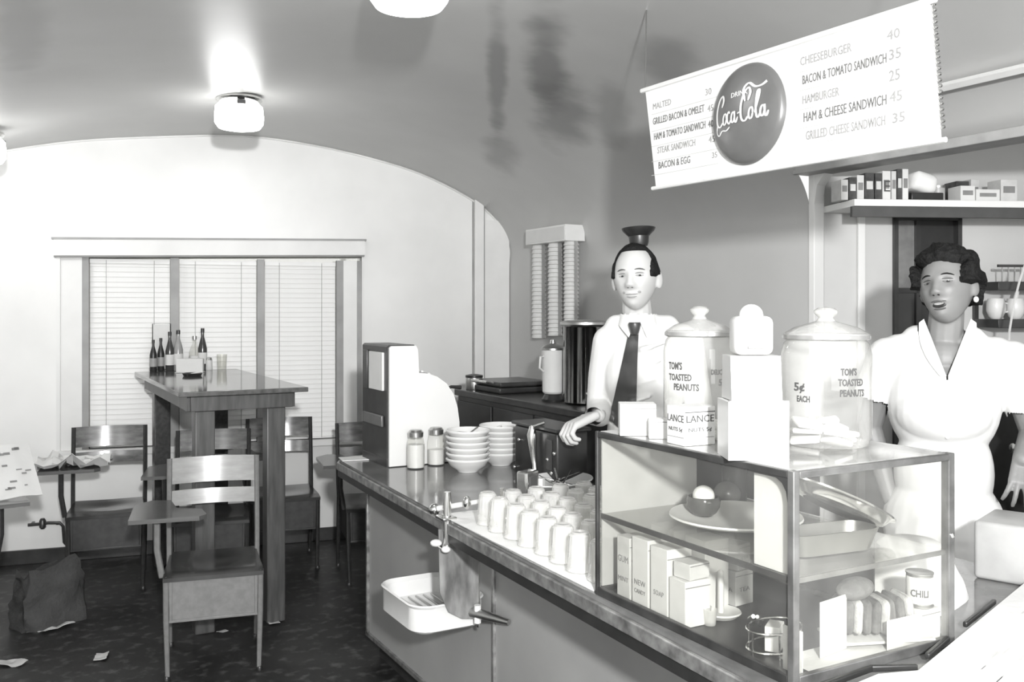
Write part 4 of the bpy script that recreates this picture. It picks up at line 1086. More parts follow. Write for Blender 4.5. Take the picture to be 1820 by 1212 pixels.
# ---- black soda fountain on the counter
sf = thing('soda_fountain', 'black soda fountain with a chrome draft arm by the man', 'soda fountain', (1.985, 3.27, CZ))
MB().box((0, 0, .105), (.15, .34, .21), None, .012, 3).obj('fountain_body', M_black, sf, smooth=30)
MB().box((0, 0, .218), (.17, .36, .014), None, .004).obj('top_plate', M_black, sf, smooth=20)
MB().tube([(-.105, -.03, .225), (-.105, -.03, .19), (-.10, -.03, .14), (-.098, -.04, .07), (-.10, -.05, .02)], [.010, .020, .016, .010, .012], 12).obj('draft_arm', M_chrome, sf)
MB().tube([(-.105, -.03, .222), (-.05, -.03, .235)], .008, 8).obj('arm_elbow', M_chrome, sf)
for k, (y, z) in enumerate(((.12, .15), (-.11, .10), (-.14, .05), (.16, .03), (-.16, .13))):
    MB().ball((-.078, y, z), .008, 10).obj('knob', M_chrome, sf)
MB().box((-.078, -.12, .12), (.006, .04, .12), None, .002).obj('side_plate', M_dark, sf, smooth=20)

# ---- back bar
bk = thing('back_bar', 'black back bar cabinet along the wall behind the counter', 'cabinet')
MB().bb((2.5, 3.78, 0.0), (3.27, 5.22, 1.06)).obj('cabinet_body', M_black, bk, smooth=0)
MB().bb((2.48, 3.76, 1.06), (3.27, 5.24, 1.10), .006).obj('cabinet_top', M_dark, bk, smooth=20)
for k in range(3):
    y0 = 3.80+k*.475
    d_o = MB().bb((2.488, y0+.01, .25), (2.5, y0+.46, 1.03), .003).obj('cabinet_door', M_black, bk, smooth=20)
    MB().bb((2.478, y0+.40, .66), (2.488, y0+.42, .76), .002).obj('handle', M_chrome, d_o, smooth=20)
BKZ = 1.1005
ur = thing('coffee_urn', 'tall metal urn with a dark side on the back bar left of the man', 'urn', (*w2((1040-910)/F*4.88, 4.88), BKZ))
MB().lathe([(.105, 0), (.115, .01), (.115, .40), (.118, .405)], n=40).obj('urn_body', mat('mirror_urn', .35, .12, 1.0, var=.1), ur)
MB().lathe([(.118, .405), (.132, .415), (.132, .428), (.118, .434), (.05, .440), (.001, .441)], n=40).obj('urn_lid', M_steel, ur)
MB().tube([(.12, -.03, .42), (.20, -.05, .43), (.25, -.06, .40)], .012, 8).obj('lid_handle', M_black, ur)
MB().tube([(-.05, -.10, .06), (-.07, -.15, .06), (-.07, -.15, .03)], .010, 8).obj('tap', M_chrome, ur)
pc = thing('mixer_jar', 'white cylinder jar with a metal lid on a black stand, left of the urn', 'jar', (*w2((983-910)/F*5.02, 5.02), BKZ))
MB().lathe([(.06, 0), (.062, .01), (.05, .03), (.045, .04)], n=28).obj('stand', M_black, pc)
MB().lathe([(.050, .04), (.058, .05), (.062, .27), (.064, .275)], n=32).obj('white_cylinder', M_white, pc)
MB().lathe([(.066, .275), (.066, .285), (.05, .30), (.02, .31), (.015, .33), (.001, .335)], n=28).obj('lid', M_steel, pc)
MB().tube([(-.06, 0, .24), (-.085, -.01, .24), (-.09, -.01, .18), (-.06, 0, .16)], .006, 8).obj('jar_handle', M_white, pc)
gr = thing('sandwich_grill', 'low black sandwich grill on the far end of the back bar', 'grill', (2.72, 4.95, BKZ))
MB().box((0, 0, .018), (.36, .40, .036), None, .01).obj('grill_base', M_black, gr, smooth=20)
MB().box((0, 0, .052), (.34, .38, .028), None, .01).obj('grill_lid', M_dark, gr, smooth=20)
MB().tube([(-.17, -.1, .06), (-.21, -.1, .065), (-.21, .1, .065), (-.17, .1, .06)], .008, 8).obj('grill_handle', M_chrome, gr)
tn = thing('metal_canister', 'small metal canister just right of the cash register', 'canister', (2.56, 5.12, BKZ))
MB().lathe([(.05, 0), (.052, .004), (.052, .07), (.05, .075)], n=24).obj('canister_body', M_steel, tn)
MB().lathe([(.054, .075), (.054, .088), (.02, .095), (.001, .096)], n=24).obj('canister_lid', M_black, tn)

# paper cup dispenser on the right wall
cx_ = [ONX(950, 408, XR-.06), ONX(1024, 406, XR-.06)]
yA, yB2 = ONX(952, 420, XR-.07).y, ONX(1024, 420, XR-.07).y
zt, zb_, zt2 = 2.135, 2.03, 1.42
cdp = thing('wall_cup_rack', 'white wall rack with three hanging columns of paper cups', 'cup rack')
MB().bb((XR-.15, yB2, zb_), (XR-.002, yA, zt), .004).obj('rack_box', M_trimw, cdp, smooth=20)
MB().bb((XR-.154, yB2+.01, zb_+.01), (XR-.149, yA-.01, zt-.012)).obj('box_face', M_paper, cdp, smooth=0)
for k, yy in enumerate((yA-.04-.015, (yA+yB2)/2-.01, yB2+.05)):
    ctb = thing('cup_column', ['left column of stacked paper cups below the wall rack', 'middle column of stacked paper cups below the wall rack', 'right column of stacked paper cups below the wall rack'][k], 'cups', (XR-.075, yy, 0)) if False else None
    L0 = zb_-(.0); b = MB(); n = 22; pf = []
    zz0 = [1.40, 1.42, 1.46][k]
    for q in range(n+1):
        z = L0-(L0-zz0)*q/n
        pf += [(.052, z), (.043, z-.004)]
    b.lathe(pf, (XR-.075, yy, 0), 20); b.obj('cup_column', M_paper, cdp, smooth=20)
    for s_ in (-1, 1):
        MB().bb((XR-.085, yy+s_*.056-.004, zz0), (XR-.065, yy+s_*.056+.004, L0)).obj('guide_rail', M_mull, cdp, smooth=0)

# ---- bottles on the tall table
TT = 1.2005
def on_tt(px, py): return WH(px, py, TT)
def bottle(px, h, r, m, capm, lb, cat='bottle', back=0.0, grp_='condiments on the tall table'):
    p_ = on_tt(px-7, 657); p_ = Vector((p_.x, min(p_.y, 6.25)+back, TT))
    t = thing('condiment_bottle', lb, cat, p_, group=grp_)
    MB().lathe([(r*.9, 0), (r, .004), (r, h*.52), (r*.75, h*.64), (r*.36, h*.80), (r*.34, h*.92)], n=18).obj('bottle_body', m, t)
    MB().lathe([(r*.42, h*.90), (r*.42, h), (.001, h+.001)], n=14).obj('cap', capm, t)
    MB().lathe([(r*1.02, h*.15), (r*1.02, h*.42)], n=18, cap=False).obj('bottle_label', M_paper if cat == 'bottle' and m != M_black else M_mull, t)
    return t
bottle(272, .20, .022, M_black, M_black, 'slim dark bottle at the left end of the condiment group')
bottle(287, .21, .022, M_black, M_black, 'slim dark bottle second from the left on the tall table', back=.02)
bottle(303, .25, .026, mat('brown_bottle', .05, .15), M_black, 'tall dark ketchup bottle third from the left on the tall table')
bottle(319, .26, .030, mat('grey_bottle', .3, .15), M_black, 'pale bottle with a dark cap in the middle of the condiments')
bottle(352, .22, .034, M_glass, M_steel, 'clear glass bottle right of the middle of the condiments', back=.03)
bottle(366, .27, .028, MATS['brown_bottle'], M_black, 'tall dark bottle at the right end of the condiments')
mw = thing('menu_holder', 'white menu card upright in a thin wire holder on the tall table', 'menu', on_tt(278, 655)); mw.location.y = 6.31; mw.rotation_euler = (0, 0, -.3)
MB().box((0, 0, .155), (.10, .002, .28)).obj('menu_card', M_paper, mw, smooth=0)
MB().tube([(-.055, 0, .0), (-.055, 0, .30), (.055, 0, .30), (.055, 0, 0)], .003, 6).obj('wire_frame', M_dark, mw)
MB().box((0, 0, .004), (.13, .05, .008)).obj('holder_foot', M_dark, mw, smooth=0)
nk = thing('napkin_box', 'white napkin box in front of the condiment bottles', 'napkin holder', on_tt(338, 662), -.3)
MB().box((0, 0, .045), (.16, .07, .085), None, .005).obj('napkin_stack', M_paper, nk, smooth=20)
MB().box((0, 0, .003), (.17, .08, .006), None, .002).obj('tray', M_steel, nk, smooth=20)
as2 = thing('ashtray', 'small dark ashtray on the tall table before the napkin box', 'ashtray', on_tt(342, 668))
MB().lathe([(.05, 0), (.058, .016), (.052, .018), (.045, .006), (.001, .005)], n=24, cap=False).obj('dish', M_black, as2)
MB().tube([(-.01, 0, .012), (.045, -.01, .022)], .004, 6).obj('cigarette', M_paper, as2)
tg2 = thing('water_glass', 'small clear glass on the right of the condiment group', 'glass', on_tt(388, 655))
tg2.location.y = min(tg2.location.y, 6.22)
MB().lathe([(.026, 0), (.028, .004), (.033, .10), (.031, .10), (.026, .008), (.001, .007)], n=22, cap=False).obj('glass_body', M_glass, tg2)
sp2 = thing('salt_shaker', 'white salt shaker at the right of the napkin box', 'shaker', on_tt(370, 657))
sp2.location.y = min(sp2.location.y, 6.22)
MB().lathe([(.02, 0), (.022, .004), (.020, .065)], n=16).obj('shaker_body', M_white, sp2)
MB().lathe([(.021, .065), (.016, .08), (.001, .083)], n=16).obj('shaker_cap', M_steel, sp2)

# ================================================================= KITCHEN BEHIND
kshelf = thing('wall_shelf', 'long wooden shelf loaded with packages above the kitchen door', 'shelf'); kshelf.matrix_world = MK
sL = ks(1462)[0]; shz = CAMZ+(548-352)/F*4.0
MB().bb((sL, -.32, shz-.03), (sL+2.6, -.005, shz), .003).obj('shelf_board', M_trimw, kshelf, smooth=20)
MB().bb((sL, -.30, shz-.075), (sL+2.6, -.28, shz-.03)).obj('shelf_batten', M_line, kshelf, smooth=0)
def kp(px, dn=-.2): return MK@Vector((ks(px)[0], dn, shz+.0005))
def kpx(px):                           # s on the shelf for a pixel at the shelf front plane
    D = KD0-.2; return ((Vector((*w2((px-910)/F*D*1.01, D), 0))-K0).dot(KX))
random.seed(21)
krot = math.atan2(KX.y, KX.x)
for i, (p0, p1, h, v, lb) in enumerate((
    (1503, 1516, .09, 'n', 'narrow dim carton at the left end of the kitchen shelf'), (1518, 1532, .10, 'd', 'dark carton second from the left on the kitchen shelf'),
    (1533, 1546, .11, 'n', 'grey carton third from the left on the kitchen shelf'), (1548, 1565, .12, 'd', 'dark printed carton fourth from the left on the kitchen shelf'),
    (1567, 1580, .12, 'd', 'dark carton just left of the carton marked with an E'), (1581, 1596, .13, 'p', 'upright carton marked with an E on the kitchen shelf'),
    (1598, 1607, .13, 'n', 'thin pale carton right of the carton marked with an E'), (1609, 1618, .14, 'd', 'thin dark book-like carton in the middle of the kitchen shelf'), (1619, 1630, .14, 'p', 'white carton beside the slumped bag on the kitchen shelf'),
    (1730, 1758, .07, 'p', 'low white printed carton right of the grey tin on the kitchen shelf'), (1760, 1806, .055, 'p', 'wide low white carton near the right edge of the kitchen shelf'), (1757, 1782, .11, 'd', 'dark carton standing behind the wide low white one'), (1808, 1840, .10, 'n', 'pale printed carton cut off by the right edge'), (1786, 1803, .12, 'n', 'pale upright carton behind the wide low white one'))):
    a, e = kpx(p0), kpx(p1); w_ = e-a
    dn = -.22 if i not in (11, 13) else -.08
    c_ = MK@Vector(((a+e)/2, dn, shz+.0008))
    m = {'n': M_news, 'd': mat('dark_card', .05, .5, var=.6, scale=30), 'p': M_paper}[v]
    t = thing('carton', lb, 'box', c_, krot, group='packages on the kitchen shelf')
    MB().box((0, 0, h/2), (w_, .10, h), None, .0015).obj('carton_body', m, t, smooth=20)
    MB().box((0, -.0505, h*.55), (w_*.7, .001, h*.3)).obj('carton_label', M_news if v == 'd' else M_inkl, t, smooth=0)
    if i == 5:
        tb = text_bm('E', .07, .0005, 'CENTER'); tb.xf(Matrix(((1, 0, 0, 0), (0, 0, -1, -.052), (0, 1, 0, h*.3), (0, 0, 0, 1)))); tb.obj('lettering', M_ink, t, smooth=0)
bg = thing('flour_bag', 'bright white bag slumped on the kitchen shelf', 'bag', MK@Vector((kpx(1668), -.2, shz+.04)), krot)
b = MB(); b.box((0, 0, .045), (.12, .12, .09), (0, .25, 0), .03, 4)
for v in b.bm.verts: v.co += Vector((1, .5, 1))*.008*mnoise.noise(v.co*30)
b.obj('bag_body', M_cloth, bg)
MB().box((0.0, 0, -.02), (.15, .13, .038), None, .004).obj('dark_tray', M_black, bg, smooth=20)
tin = thing('shelf_tin', 'round grey tin right of the white bag on the kitchen shelf', 'tin', MK@Vector((kpx(1703), -.2, shz+.0008)))
MB().lathe([(.028, 0), (.03, .003), (.03, .065), (.028, .067)], n=24).obj('tin_body', mat('grey_tin', .4, .4, var=.1), tin)
MB().lathe([(.031, .066), (.031, .076), (.001, .077)], n=24).obj('tin_lid', M_steel, tin)
# dish rack with cups at the right
rk = thing('dish_rack', 'dark two-tier dish rack with wire back beside the kitchen door', 'rack'); rk.matrix_world = MK
r0 = ks(1728)[0]; zA, zB = ks(1800, 510)[1], ks(1800, 574)[1]; zC = ks(1800, 476)[1]
for z in (zA, zB):
    MB().bb((r0, -.20, z-.02), (r0+1.4, -.01, z+.02), .003).obj('rack_shelf', M_dark, rk, smooth=20)
MB().bb((r0, -.20, zC-.006), (r0+1.4, -.19, zC+.006)).obj('top_rail', M_dark, rk, smooth=0)
MB().bb((r0, -.02, zB-.35), (r0+.02, 0, zC)).obj('rack_side', M_dark, rk, smooth=0)
for k in range(24):
    x = r0+.02+k*.03; MB().bb((x, -.198, zA+.02), (x+.004, -.194, zC-.004)).obj('wire', M_mull, rk, smooth=0)
for i, px in enumerate((1745, 1779, 1818)):
    s_, _ = ks(px); c_ = MK@Vector((s_*.985+.02, -.13, zB+.0205))
    t = thing('coffee_cup', ['round white cup on the lower rack tier, nearest the woman', 'white cup with a tall spout on the lower rack tier', 'white cup on the lower rack tier at the right edge'][i], 'cup', c_, krot, group='white cups on the dish rack')
    MB().lathe([(.02, 0), (.03, .01), (.042, .04), (.040, .075), (.034, .095), (.031, .095), (.037, .06), (.03, .02), (.001, .012)], n=24, cap=False).obj('cup_body', M_white, t)
    MB().tube([(.038, 0, .075), (.065, 0, .07), (.062, 0, .035), (.036, 0, .03)], .005, 8).obj('cup_handle', M_white, t)
    if i == 1: MB().tube([(.0, 0, .09), (.01, 0, .13)], [.012, .009], 10).obj('spout', M_white, t)
cdn = thing('lamp_cord', 'pale electric cord hanging across the dish rack', 'cord')
MB().tube([W(1822, 470, 3.95), W(1812, 500, 3.95), W(1802, 540, 3.95), W(1794, 590, 3.95), W(1792, 640, 3.95)], .005, 6).obj('cord_run', M_news, cdn)
# dark stove behind the woman
sv = thing('black_stove', 'black cooking stove behind the woman at the right edge', 'stove', (3.35, 1.80, 0), -.2)
MB().box((0, 0, .62), (.62, 1.0, 1.24), None, .01).obj('stove_body', M_black, sv, smooth=20)
MB().box((0, 0, 1.26), (.66, 1.04, .04), None, .01).obj('cooktop', M_dark, sv, smooth=20)
MB().box((.25, 0, 1.36), (.06, 1.0, .18), None, .01).obj('backguard', M_black, sv, smooth=20)
for k in range(4): MB().lathe([(.018, 0), (.018, .02), (.001, .022)], (0, 0, 0), 12).xf(Matrix.Translation((-.315, -.35+.22*k, 1.12))@Matrix.Rotation(-PI/2, 4, 'Y')).obj('stove_knob', M_chrome, sv)
# ================================================================= PEOPLE
M_skin = mat('fair_skin', .50, .5, var=.05, scale=6); M_skin2 = mat('brown_skin', .21, .5, var=.12, scale=8)
M_shirt = mat('white_shirt', .66, .8, var=.03, bump=.6, scale=3, bscale=7); M_trou = mat('dark_trousers', .06, .8)
M_hair = mat('dark_hair', .012, .75, spec=.15, var=.4, scale=80, bump=.8, bscale=90); M_lip = mat('lip', .30, .45); M_lip2 = mat('dark_lip', .09, .4)
M_brow = mat('brow', .09, .7); M_eye = mat('eye_white', .30, .35); M_iris = mat('iris', .03, .15); M_teeth = mat('teeth', .5, .3)
M_tie = mat('satin_tie', .045, .35, var=.3, scale=12)
def cap(mb, p1, r1, p2, r2, n=14):
    mb.tube([p1, p2], [r1, r2], n); mb.ball(p1, r1, 14); mb.ball(p2, r2, 14)
def chain(mb, pts, rs):
    for i in range(len(pts)-1): cap(mb, pts[i], rs[i], pts[i+1], rs[i+1])
def remesh(mb, name, m, parent, vox=.0045, smooth=4):
    me = bpy.data.meshes.new(name); mb.bm.to_mesh(me); mb.bm.free()
    o = bpy.data.objects.new(name, me); COL.objects.link(o)
    md = o.modifiers.new('r', 'REMESH'); md.mode = 'VOXEL'; md.voxel_size = vox; md.use_smooth_shade = True
    if smooth:
        sm = o.modifiers.new('s', 'SMOOTH'); sm.factor = .5; sm.iterations = smooth
    dg = bpy.context.evaluated_depsgraph_get(); dg.update()
    me2 = bpy.data.meshes.new_from_object(o.evaluated_get(dg))
    bpy.data.objects.remove(o); bpy.data.meshes.remove(me)
    for p_ in me2.polygons: p_.use_smooth = True
    me2.materials.clear(); me2.materials.append(m)
    o = bpy.data.objects.new(name, me2); COL.objects.link(o); o.parent = parent
    return o
def sstep(a, b_, x):
    t = max(0, min(1, (x-a)/(b_-a))); return t*t*(3-2*t)
G = lambda x, s: math.exp(-(x/s)**2)
def head_pt(d, o):
    x, y, z = d
    X = .077*x*(1-(.24*(-z)**1.3 if z < 0 else .04*z)); Y = .097*y; Z = .121*z
    if z < 0 and y > 0: Y *= 1-.45*(-z)
    if z < 0: Y -= .018*(-z)**2
    if y < 0:
        Y *= .94
        if abs(X) < .05: Y += .0
    m = sstep(.15, .6, -y)
    a = 0
    if -.050 < Z < .022: 
        f = (.022-Z)/.058; f = f*o.get('nose', 1)
        if Z < -.036: f *= 1-sstep(-.036, -.050, Z) if False else max(0, 1-(-.036-Z)/.014)
        a += .026*f*G(X, .010+.006*max(0, -Z/.04))
        a += .007*G(abs(X)-.014, .007)*G(Z+.036, .009)
    a -= .010*G(abs(X)-.032, .015)*G(Z-.001, .012)
    a += .0045*G(abs(X)-.030, .020)*G(Z-.023, .009)
    a += .005*G(abs(X)-.044, .018)*G(Z+.030, .020)
    a += .0055*G(X, .026)*G(Z+.064, .006)+.0050*G(X, .021)*G(Z+.077, .006)-.003*G(X, .03)*G(Z+.070, .0025)
    a += .008*G(X, .022)*G(Z+.106, .014)
    if o.get('open'):
        a -= .012*G(X, .016)*G(Z+.074, .007)
    return Vector((X, Y-a*m, Z))
def head_bm(o, nu=72, nv=56):
    mb = MB(); rows = []
    for j in range(nv+1):
        th = PI*j/nv; row = []
        for i in range(nu):
            ph = 2*PI*i/nu; d = (math.sin(th)*math.sin(ph), -math.sin(th)*math.cos(ph), math.cos(th))
            row.append(mb.bm.verts.new(head_pt(d, o)))
        rows.append(row)
    for a, b_ in zip(rows, rows[1:]):
        for i in range(nu): mb.bm.faces.new((a[i], a[(i+1) % nu], b_[(i+1) % nu], b_[i]))
    bmesh.ops.remove_doubles(mb.bm, verts=mb.bm.verts[:], dist=1e-5)
    return mb
def face_parts(t, o, HM, mats_):
    src = head_bm(o); src.bm.normal_update(); bvh = BVHTree.FromBMesh(src.bm)
    def onf(x, z, off):
        h = bvh.ray_cast(Vector((x, -.3, z)), Vector((0, 1, 0)))
        return (h[0]+Vector((0, -off, 0))) if h[0] else Vector((x, -.05, z))
    def patch(name, cx, cz, rx, rz, m, off=.002, bend=0.0, rot=0.0, par=t, label=None, n=12):
        mb = MB(); ca_, sa_ = math.cos(rot), math.sin(rot)
        def pt(u, a):
            x = rx*u*math.cos(a); z = rz*u*math.sin(a)+bend*(1-(u*math.cos(a))**2)
            return (cx+x*ca_-z*sa_, cz+x*sa_+z*ca_)
        c0 = mb.bm.verts.new(onf(*pt(0, 0), off+.0008)); prev = None; rings = []
        for u in (.5, .85, 1.0):
            rings.append([mb.bm.verts.new(onf(*pt(u, 2*PI*i/n), off if u < .9 else off*.1)) for i in range(n)])
        for i in range(n): mb.bm.faces.new((c0, rings[0][i], rings[0][(i+1) % n]))
        for a, b_ in zip(rings, rings[1:]):
            for i in range(n): mb.bm.faces.new((a[i], a[(i+1) % n], b_[(i+1) % n], b_[i]))
        mb.xf(HM); return mb.obj(name, m, par, smooth=60, label=label)
    for s_ in (-1, 1):
        e = patch('eye', s_*.031, .000, .0135, .0060 if not o.get('squint') else .0042, M_eye, .0028)
        patch('iris', s_*.031+.001, -.0002, .0055, .0053 if not o.get('squint') else .0038, M_iris, .0042, par=e)
        patch('upper_lid', s_*.031, .0068, .0150, .0020, mats_['lid'], .0034, bend=.0026)
        patch('eyebrow', s_*.032, .0195, .0175, .0030, mats_['brow'], .0022, bend=.004, rot=s_*-.06)
        patch('nostril', s_*.0075, -.0445, .0035, .0020, mats_['dark'], .0015)
    if o.get('open'):
        patch('mouth_opening', 0, -.073, .021, .0085, M_black, .0022)
        patch('teeth', 0, -.0690, .016, .0034, M_teeth, .0040)
        patch('lips', 0, -.0628, .024, .0030, mats_['lip'], .0036, bend=.001)
        patch('lips', 0, -.0835, .019, .0036, mats_['lip'], .0036, bend=-.002)
    else:
        patch('lips', 0, -.0660, .023, .0026, mats_['lip'], .0020, bend=-.003)
        patch('lips', 0, -.0745, .019, .0030, mats_['lip'], .0020, bend=-.004)
        patch('teeth', 0, -.0700, .014, .0016, M_teeth, .0030, bend=-.003)
        for s_ in (-1, 1): patch('smile_shadow_patch', s_*.027, -.060, .0055, .0048, mats_['crease_shade'], .0012)  # darker skin patches paint the smile's shadow at the mouth corners
def hair_shell(t, o, HM, keep, thick, m, nz=0.0, nsc=30, name='hair'):
    mb = head_bm(o, 96, 72)
    org = {}
    for v in mb.bm.verts:
        c_ = v.co.copy(); k = keep(c_)
        n = c_.normalized(); f = sstep(0, .25, k)
        d = (thick(c_)+nz*mnoise.noise(c_*nsc)+nz*.6*mnoise.noise(c_*nsc*2.3))*f
        org[v] = (c_, k); v.co = c_*(1-.03*(1-f))+n*d
    bad = [f for f in mb.bm.faces if all(org[v][1] <= 0 for v in f.verts)]
    bmesh.ops.delete(mb.bm, geom=bad, context='FACES')
    mb.xf(HM); return mb.obj(name, m, t, smooth=80)
def hand(mb, wrist, d, n, side, sc=1.0, curl=(.6, .8, .6), spread=.10, thumb=.6):
    """d: towards the fingers, n: out of the back of the hand, side: towards the thumb"""
    d = Vector(d).normalized(); n = (Vector(n)-d*Vector(n).dot(d)).normalized(); s = n.cross(d)*(1 if side > 0 else -1); w_ = Vector(wrist)
    for k, (q, r) in enumerate(((-.028, .0125), (-.010, .0135), (.010, .0135), (.027, .0125))):
        cap(mb, w_+s*q*.6*sc, .014*sc, w_+(d*.080+s*q)*sc, r*sc)
    for q, L in ((.030, .85), (.010, 1.0), (-.010, .94), (-.029, .74)):
        p_ = w_+(d*.086+s*q*1.05)*sc; a = -.1; dirv = d
        for j, (ln, r1, r2) in enumerate(((.036, .0092, .0084), (.025, .0084, .0076), (.019, .0076, .0068))):
            a += curl[j]
            dirv = (d*math.cos(a)-n*math.sin(a)+s*spread*q/.03).normalized()
            q2 = p_+dirv*ln*L*sc; cap(mb, p_, r1*sc, q2, r2*sc, 10); p_ = q2
    p_ = w_+(d*.022+s*.026)*sc
    for ln, r1, r2, an in ((.036, .014, .011, .75), (.030, .0105, .0095, .45), (.022, .0095, .008, .2)):
        dirv = (d*math.cos(an)+s*math.sin(an)-n*thumb*.6).normalized(); q2 = p_+dirv*ln*sc; cap(mb, p_, r1*sc, q2, r2*sc, 10); p_ = q2
def face_angle(loc): return math.atan2(-loc[0], loc[1])
def cloth_cut(o, fn):
    bm = bmesh.new(); bm.from_mesh(o.data)
    bmesh.ops.delete(bm, geom=[f for f in bm.faces if fn(f.calc_center_median())], context='FACES')
    bm.to_mesh(o.data); bm.free()
def bvh_of(o):
    bm = bmesh.new(); bm.from_mesh(o.data); b_ = BVHTree.FromBMesh(bm); bm.free(); return b_
def drape(name, outline_fn, nu, nv, bvh, off, m, par, thick=.003, y0=-.5):
    mb = MB()
    def f(u, v):
        x, z = outline_fn(u, v); h = bvh.ray_cast(Vector((x, y0, z)), Vector((0, 1, 0)))
        y = h[0].y if h[0] else 0
        return Vector((x, y-off, z))
    mb.grid(f, nu, nv, thick); return mb.obj(name, m, par, smooth=60)

# ---- the man
MX, MY = w2((1141-910)/F*3.70, 3.70)
man = thing('person', 'man in white shirt and dark tie standing behind the counter by the urn', 'person', (MX, MY, 0))
man.rotation_euler = (0, 0, -face_angle((MX, MY)) if False else math.atan2(-MX, MY))
ho = {'nose': 1, 'squint': 1, 'skind': 0}
HC = Vector((-.024, -.03, 1.722)); UP = .05
HM = Matrix.Translation(HC)@Euler((math.radians(-3), math.radians(-3), math.radians(-13))).to_matrix().to_4x4()@Matrix.Diagonal((1.13, 1.05, 1.07, 1))
b = head_bm(ho); b.xf(HM)
for s_ in (-1, 1):
    e = MB(); e.ball((0, 0, 0), (.010, .020, .034), 16); e.xf(HM@Matrix.Translation((s_*.080, .008, -.012))@Euler((0, 0, s_*-.45)).to_matrix().to_4x4())
    me_ = bpy.data.meshes.new('e'); e.bm.to_mesh(me_); e.bm.free(); b.bm.from_mesh(me_)
cap(b, (-.015, .015, 1.53), .062, HC+Vector((0, .02, -.07)), .056)
b.ball((.015, .01, 1.32), (.145, .105, .20), 24); b.ball((.01, .01, 1.08), (.13, .10, .18), 24); b.ball((0, .02, .94), (.15, .11, .12), 20)
cap(b, (-.115, .01, 1.48), .045, (.15, .01, 1.48), .045)
RS, RE, RW = Vector((-.132, .01, 1.465)), Vector((-.170, .07, 1.20)), Vector((-.165, -.13, 1.185))
LS, LE, LW = Vector((.18, .01, 1.46)), Vector((.235, .05, 1.16)), Vector((.24, -.02, .90))
chain(b, [RS, RE, RW], [.045, .038, .027]); chain(b, [LS, LE, LW], [.045, .038, .027])
for s_ in (-1, 1): chain(b, [(s_*.09, .02, .90), (s_*.095, .0, .50), (s_*.10, .03, .09)], [.075, .05, .035]); cap(b, (s_*.10, .03, .045), .035, (s_*.11, -.10, .035), .028)
hand(b, RW+Vector((-.022, -.012, .0)), (-.72, -.50, -.30), (-.35, -.1, .93), -1, 1.22, (.75, 1.1, .8), .10)
hand(b, LW, (.0, -.1, -1), (.9, -.3, 0), -1, 1.0, (.3, .4, .3), .08)
body = remesh(b, 'body', M_skin, man, .0042, 2)
face_parts(man, ho, HM, {'lid': mat('eyelid_shade', .22, .6), 'brow': M_brow, 'dark': mat('nostril_tone', .18, .7), 'lip': M_lip, 'crease_shade': mat('smile_shadow', .28, .6)})
def mkeep(c_):      # receding dark hair: sides and crown
    zl = .060+.010*G(c_.x, .03) if c_.y < -.02 else -.02-.0*c_.y
    if c_.y < -.02:
        side = abs(c_.x)-.062
        return max((c_.z-.092+.35*max(0, abs(c_.x)-.03)*0)/.02, (side/.008 if c_.z > .0 else -1))
    return (c_.z+.035)/.02 if c_.y > .03 else (c_.z-.000)/.02
hair_shell(man, ho, HM, mkeep, lambda c_: .009, M_hair, .002)
ht = MB(); ht.lathe([(.030, 0), (.034, .012), (.036, .035), (.056, .056), (.060, .066), (.052, .068), (.001, .070)], n=28); ht.xf(HM@Matrix.Translation((.014, .01, .118)))
ho_ = ht.obj('small_hat', M_black, man, label='small black flared hat perched on top')
# shirt
b = MB()
b.ball((.018, .01, 1.34), (.172, .128, .205), 28); b.ball((.012, .01, 1.10), (.152, .122, .20), 28); b.ball((.01, .01, .99), (.155, .12, .12), 24)
cap(b, (-.115, .012, 1.485), .060, (.158, .012, 1.48), .060); cap(b, (-.10, .012, 1.525), .05, (.10, .012, 1.525), .05)
cap(b, (-.012, .012, 1.50), .088, (-.016, .005, 1.585), .070)
chain(b, [RS, RS.lerp(RE, .5)+Vector((-.004, 0, 0)), RE, RE.lerp(RW, .55)+Vector((0, 0, -.012)), RW+Vector((-.02, -.02, 0))], [.066, .062, .056, .050, .036])
chain(b, [LS, LE, LW+Vector((0, 0, .03))], [.064, .054, .042])
for k in range(7):   # soft folds
    z = 1.02+.07*k; cap(b, (-.12+.02*k, -.105, z), .012, (-.03+.02*k, -.118, z+.03), .006)
sh = remesh(b, 'shirt', M_shirt, man, .006, 5)
cloth_cut(sh, lambda c_: c_.z > 1.578 or c_.z < .93 or (c_-RW).dot((RW-RE).normalized()) > .020 and c_.y < -.1 or (c_.x > .19 and c_.z < .93))
bv = bvh_of(sh)
# collar: two points over the tie
for s_ in (-1, 1):
    mb = MB()
    def cf(u, v):
        a = u*1.15; r = .071+.012*(1-v)
        x = -.016+s_*r*math.sin(a)+s_*.012*(1-u)*(1-v)*0; y = .004-r*math.cos(a)-.012*(1-v)*(1-u); z = 1.588-.040*(1-v)*(1+1.0*(1-u)**2)-.022*math.cos(a)
        return Vector((x+(s_*.035*(1-v)*(1-u)), y, z))
    mb.grid(cf, 8, 4, .002); mb.obj('collar', M_shirt, man, smooth=60)
def tief(u, v):
    z = 1.515-.355*v; wv = (.018+.034*v**1.1)*(1 if v < .93 else (1-(v-.93)/.07*.0))
    cxv = -.030-.045*v; zz = z-(.035*(1-abs(u-.5)*2) if v > .97 else 0)
    return (cxv+(u-.5)*2*wv, zz)
drape('tie', tief, 6, 22, bv, .010, M_tie, man, .005)
MB().lathe([(.012, -.026), (.016, -.02), (.025, .014), (.022, .022)], (-.028, -.106, 1.524), 12).obj('tie_knot', M_tie, man)
b = MB(); b.ball((0, .02, .93), (.172, .128, .13), 24)
